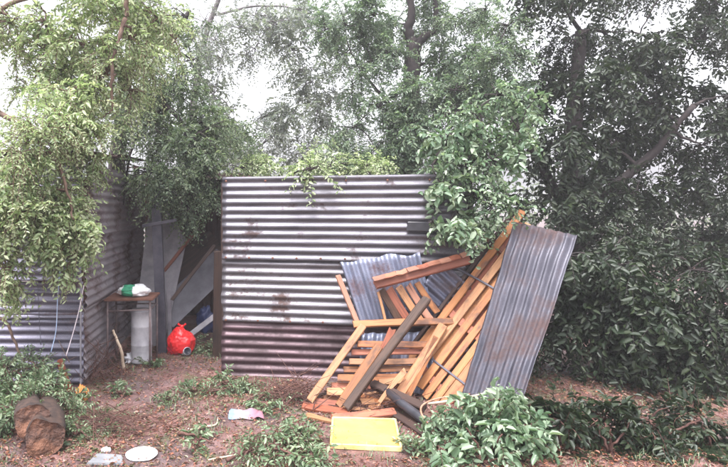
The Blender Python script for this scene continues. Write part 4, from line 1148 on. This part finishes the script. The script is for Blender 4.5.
sprig('cut_branch', 'leafy cut branch lying behind the sawn log', [G(5, 420, 0.04), P(30, 392, 4.2), P(58, 384, 4.35)], [(52, 388, 4.35, 20, 14, .2, 52), (40, 400, 4.1, 22, 12, .2, 46), (12, 408, 4.0, 20, 14, .2, 46), (-12, 420, 3.9, 22, 24, .2, 50)], 121)
sprig('cut_branch', 'leafy cut branch trailing right of the sawn log', [G(50, 430, 0.04), P(68, 420, 4.0), G(86, 446, 0.05)], [(66, 415, 4.1, 16, 14, .18, 44), (72, 438, 3.85, 14, 12, .16, 36), (84, 450, 3.75, 10, 7, .12, 16), (58, 400, 4.25, 16, 10, .15, 28)], 122)
sprig('fallen_branch', 'large leafy fallen branch on the ground before the yellow panel', [G(262, 452, 0.03), G(290, 442, 0.05), G(316, 430, 0.04)], [(280, 443, gy(455), 20, 9, .2, 34), (300, 436, gy(450), 18, 11, .2, 40), (292, 452, gy(465), 22, 7, .15, 26), (312, 445, gy(460), 10, 8, .1, 14), (265, 438, gy(445), 12, 6, .1, 12)], 123, kw=dict(leaf=0.044))
sprig('fallen_branch', 'dense green sprig lying at the left foot of the wall', [G(215, 392, 0.03), G(232, 386, 0.06), G(252, 384, 0.05)], [(233, 381, gy(390), 16, 6, .15, 34), (222, 388, gy(396), 12, 5, .12, 18), (246, 384, gy(390), 10, 5, .12, 16)], 124)
sprig('fallen_branch', 'small leafy sprig lying before the middle of the wall', [G(252, 404, 0.02), G(268, 400, 0.05), G(284, 398, 0.03)], [(268, 400, gy(408), 15, 7, .14, 24), (280, 396, gy(402), 10, 6, .12, 14)], 125)
sprig('fallen_branch', 'leafy sprig in the shade right of the red bag', [G(190, 352, 0.02), G(200, 348, 0.06), G(212, 346, 0.04)], [(199, 342, gy(350), 12, 8, .15, 28), (210, 346, gy(352), 9, 5, .12, 14)], 126)
sprig('fallen_branch', 'thin leafy twig lying in front of the shed corner', [G(96, 432, 0.02), G(112, 424, 0.03), G(130, 418, 0.02)], [(112, 420, gy(428), 16, 6, .14, 22)], 127)
sprig('fallen_branch', 'leafy twig lying at the bottom edge left of the big fallen branch', [G(226, 462, 0.02), G(245, 456, 0.03), G(262, 448, 0.02)], [(245, 452, gy(460), 16, 6, .12, 16)], 128)
sprig('fallen_branch', 'leafy twig lying between the plate and the cloth scrap', [G(178, 436, 0.02), G(196, 440, 0.03), G(214, 446, 0.02)], [(196, 438, gy(444), 12, 5, .12, 12)], 129)
for k, (u, v, ru, lab) in enumerate(((167, 402, 12, 'small green weed on the open ground'), (120, 396, 12, 'green weed below the rusty table'), (102, 417, 14, 'pale green weed right of the heaped branches'), (193, 394, 12, 'green weed left of the dense sprig'), (152, 366, 9, 'little green weed at the table foot'), (412, 452, 14, 'bright green weed right of the yellow panel'))):
    t = Plant('weed_tuft', lab, 'weed', G(u, v), LEAF_CUT, M_twig, 130 + k, None, 'leaves', 'stem')
    b_ = G(u, v)
    for j in range(4):
        a = j * 1.6 + k
        t.limb([b_, b_ + Vector((0.03 * math.cos(a), 0.03 * math.sin(a), 0.04)), b_ + Vector((0.07 * math.cos(a), 0.07 * math.sin(a), 0.06))], [0.004, 0.003, 0.002], 5, 3, 0, 0.002)
    y = gy(v)
    t.cluster(b_ + Vector((0, 0, 0.035)), (ru * y / F, ru * y / F, 0.04), 24, L=0.09, K=9, leaf=0.034, aspect=0.4, droop=0.2, hang=-0.5, subs=5, attach=False)
    t.finish()

# ---- bare twig heaps --------------------------------------------------------------
def twig_heap(label, c, rx, ry, h, n, seed, mat=M_twig, lean=0.0):
    r = random.Random(seed)
    V, Fc = [], []
    c = Vector(c)
    for _ in range(n):
        a = r.uniform(0, 6.283)
        l = r.uniform(0.15, 0.5)
        p = c + Vector((r.gauss(0, rx * .5), r.gauss(0, ry * .5), abs(r.gauss(0, h * .45)) + 0.01))
        d = Vector((math.cos(a), math.sin(a) * 0.7, r.uniform(-0.15, 0.6) + lean)).normalized() * l
        b_ = Vector((r.uniform(-.06, .06), r.uniform(-.06, .06), r.uniform(-.02, .08)))
        q0, q1, q2 = p - d * 0.5, p + b_ * 0.5, p + d * 0.5 + b_
        for q in (q0, q1, q2): q.z = max(q.z, 0.008)
        rr = r.uniform(0.0015, 0.005)
        cp = curve_pts([q0, q1, q2], 3)
        tube_geo([x - c for x in cp], list(np.linspace(rr, rr * 0.4, len(cp))), 5, V, Fc)
    o = mesh_obj('twig_heap', V, Fc, mat, None, Matrix.Translation(c), smooth=True)
    return tag(o, label, 'twigs', kind='stuff')
twig_heap('tangle of red brown twigs beside the foot of the pallet', G(299, 400), 0.22, 0.16, 0.2, 90, 1)
twig_heap('thin bare twigs leaning on the shed corner', G(97, 380), 0.2, 0.18, 0.34, 60, 2, M_twig, 0.5)
twig_heap('bare brown twigs on the heap by the shed front', G(50, 385), 0.35, 0.2, 0.28, 60, 3, M_bark_lt, 0.2)
twig_heap('tangle of red brown twigs on the ground right of the log', G(110, 430), 0.35, 0.22, 0.06, 90, 4)
twig_heap('red brown twigs caught under the broken pallet', G(372, 408), 0.3, 0.16, 0.10, 60, 5)
tag(tube('dead_branch', curve_pts([P(-6, 318, 4.75), P(6, 322, 4.72), P(16, 345, 4.66), P(24, 362, 4.6)], 6, 0.004, RS), [0.016, 0.008], M_bark_lt), 'thin dead branch hanging before the shed at the left edge', 'branch')

# ---- litter on the ground (uncountable) --------------------------------------------
def litter():
    rng = np.random.default_rng(77)
    n = 100000
    y = 2.6 + 4.2 * rng.uniform(0, 1, n) ** 1.3
    x = rng.uniform(-0.62, 0.95, n) * y
    ok = ~((x < SX + 0.02) & (y > SY - 0.05)) & ~((y > 5.33 - 0.125 * (x + 0.295) - 0.06) & (x > -0.3) & (x < 2))
    x, y = x[ok], y[ok]
    yl = G(366, 436); pl_ = G(142, 457)
    ok = (np.hypot(x - yl.x, y - yl.y) > 0.33) & (np.hypot(x - pl_.x, y - pl_.y) > 0.12)
    x, y = x[ok], y[ok]
    dens = np.sin(2.3 * x + 1) * np.sin(2.9 * y) + np.sin(5.1 * x - 3.3 * y) * 0.6
    ok = rng.uniform(-1.3, 1.3, len(x)) < dens + 0.95
    x, y = x[ok], y[ok]
    n = len(x)
    a = rng.uniform(0, 6.283, n)
    ld = unit(np.stack([np.cos(a), np.sin(a), rng.normal(0.05, 0.3, n)], -1))
    nr = unit(np.array([0, 0, 1.0]) + rng.normal(0, 0.35, (n, 3)))
    wv = unit(np.cross(nr, ld)); nr = np.cross(ld, wv)
    ll = 0.008 + 0.03 * rng.uniform(0, 1, n) ** 2.2
    asp = rng.uniform(0.08, 0.55, n)
    T = LEAF_T['lance']
    pos = np.stack([x, y, ground_h(x, y) + rng.uniform(0.004, 0.016, n)], -1)
    V = pos[:, None] + ll[:, None, None] * (ld[:, None] * T[:, 0][:, None] + wv[:, None] * (T[:, 1][:, None] * asp[:, None, None]) + nr[:, None] * T[:, 2][:, None] * 2)
    V = V.reshape(-1, 3)
    V[:, 2] = np.maximum(V[:, 2], ground_h(V[:, 0], V[:, 1]) + 0.003)
    Fc = (np.arange(n)[:, None, None] * 6 + QUADS[None]).reshape(-1, 4)
    m = mat_leaf('litter', [(0.10, (0.05, 0.022, 0.018)), (0.25, (0.16, 0.06, 0.042)), (0.38, (0.27, 0.12, 0.09)), (0.48, (0.09, 0.12, 0.05)), (0.58, (0.33, 0.20, 0.165)), (0.68, (0.30, 0.105, 0.055)), (0.78, (0.12, 0.15, 0.065)), (0.88, (0.42, 0.32, 0.29))], 0.55, 0.1, 3)
    o = np_mesh('leaf_litter', V, Fc, m)
    tag(o, 'dead leaves, chips and shreds strewn over the ground', 'litter', kind='stuff')
    # clods and pebbles pressed into the soil
    n2 = 5000
    y2 = 2.6 + 3.6 * rng.uniform(0, 1, n2) ** 1.3; x2 = rng.uniform(-0.6, 0.9, n2) * y2
    ok = ~((x2 < SX + 0.05) & (y2 > SY - 0.08)) & ~((y2 > 5.33 - 0.125 * (x2 + 0.295) - 0.06) & (x2 > -0.3) & (x2 < 2))
    x2, y2 = x2[ok], y2[ok]; n2 = len(x2)
    octa = np.array([(1, 0, 0), (0, 1, 0), (-1, 0, 0), (0, -1, 0), (0, 0, 1), (0, 0, -1.0)])
    rad2 = (0.004 + 0.016 * rng.uniform(0, 1, n2) ** 4)[:, None, None]
    V = np.stack([x2, y2, ground_h(x2, y2)], -1)[:, None] + octa[None] * rad2 * rng.uniform(0.6, 1.4, (n2, 6, 1)) * np.array([1.2, 1.2, 0.8])
    tri = np.array([(0, 1, 4), (1, 2, 4), (2, 3, 4), (3, 0, 4), (1, 0, 5), (2, 1, 5), (3, 2, 5), (0, 3, 5)])
    Fc = (np.arange(n2)[:, None, None] * 6 + tri[None]).reshape(-1, 3)
    o = np_mesh('soil_clods', V.reshape(-1, 3), Fc, mat_plain('clod', (0.07, 0.04, 0.036), (0.20, 0.13, 0.12), 9, 0.8))
    tag(o, 'small clods and pebbles scattered over the soil', 'soil', kind='stuff')
    # grass blades
    n = 9000
    y = 2.7 + 3.4 * rng.uniform(0, 1, n) ** 1.2
    x = rng.uniform(-0.55, 0.9, n) * y
    d = np.sin(3.1 * x + 0.5) * np.sin(3.7 * y + 1.1) + 0.7 * np.sin(7 * x + 4 * y)
    ok = (d > 0.55) & ~((x < SX + 0.02) & (y > SY - 0.05)) & ~((y > 5.33 - 0.125 * (x + 0.295) - 0.06) & (x > -0.3) & (x < 2))
    x, y = x[ok], y[ok]; n = len(x)
    a = rng.uniform(0, 6.283, n); h = rng.uniform(0.02, 0.07, n)
    base = np.stack([x, y, ground_h(x, y) - 0.002], -1)
    s = np.stack([np.cos(a), np.sin(a), np.zeros(n)], -1)
    bend = np.stack([-np.sin(a), np.cos(a), np.zeros(n)], -1)
    w = rng.uniform(0.0015, 0.0035, n)[:, None]
    v0, v1 = base - s * w, base + s * w
    m1 = base + bend * (h * 0.25)[:, None] + np.array([0, 0, 1.0]) * (h * 0.65)[:, None]
    tip = base + bend * (h * 0.75)[:, None] + np.array([0, 0, 1.0]) * (h * 0.9)[:, None]
    V = np.stack([v0, v1, m1 + s * w * .8, m1 - s * w * .8, tip + s * w * .1, tip - s * w * .1], 1).reshape(-1, 3)
    Fc = (np.arange(n)[:, None, None] * 6 + np.array([(0, 1, 2, 3), (3, 2, 4, 5)])[None]).reshape(-1, 4)
    o = np_mesh('grass', V, Fc, LEAF_CUT)
    tag(o, 'thin short grass growing in patches on the ground', 'grass', kind='stuff')
litter()

# ---- far wood closing the view -------------------------------------------------------
def far_wood():
    rng = np.random.default_rng(9)
    lst, sv = [], []
    V0, S0 = 0, 0
    n = 2600
    x = rng.uniform(-16, 18, n); y = 15 + rng.uniform(0, 3, n)
    z = rng.uniform(0, 1, n) * (1.9 + 0.5 * np.sin(x * 0.9) + 0.4 * np.sin(x * 2.3 + 1))
    st = np.stack([x, y, z], -1)
    dr = unit(rng.normal(0, 1, (n, 3)) + np.array([0, -0.6, 0.2]))
    V, Fc, SV, SF = sprays(st, dr, 0.6, 11, 0.16, 0.5, 0.4, rng, 'broad')
    V[:, 2] = np.maximum(V[:, 2], 0.01)
    o = np_mesh('far_wood', V, Fc, LEAF_BACK)
    tag(o, 'low far off thicket seen behind the sheds', 'thicket', kind='stuff')
far_wood()

# ---- haze volume added in place of the camera's veiling glare ------------------------------------------------------
def haze():
    x0, x1, y0, y1, z0, z1 = -425, 425, -425, 425, -1.0, 7.5
    V = [(x, y, z) for z in (z0, z1) for y in (y0, y1) for x in (x0, x1)]
    Fc = [(0, 2, 3, 1), (4, 5, 7, 6), (0, 1, 5, 4), (2, 6, 7, 3), (0, 4, 6, 2), (1, 3, 7, 5)]
    m = bpy.data.materials.new('veil_haze'); m.use_nodes = True
    nt = m.node_tree; nt.nodes.clear()
    out = nt.nodes.new('ShaderNodeOutputMaterial'); v = nt.nodes.new('ShaderNodeVolumePrincipled')
    v.inputs['Color'].default_value = (0.93, 0.92, 0.96, 1); v.inputs['Density'].default_value = 0.0055; v.inputs['Anisotropy'].default_value = 0.3
    nt.links.new(v.outputs[0], out.inputs['Volume'])
    o = mesh_obj('haze', V, Fc, m)
    tag(o, 'thin pale haze added over the whole yard as veiling glare', 'haze', kind='stuff')
haze()
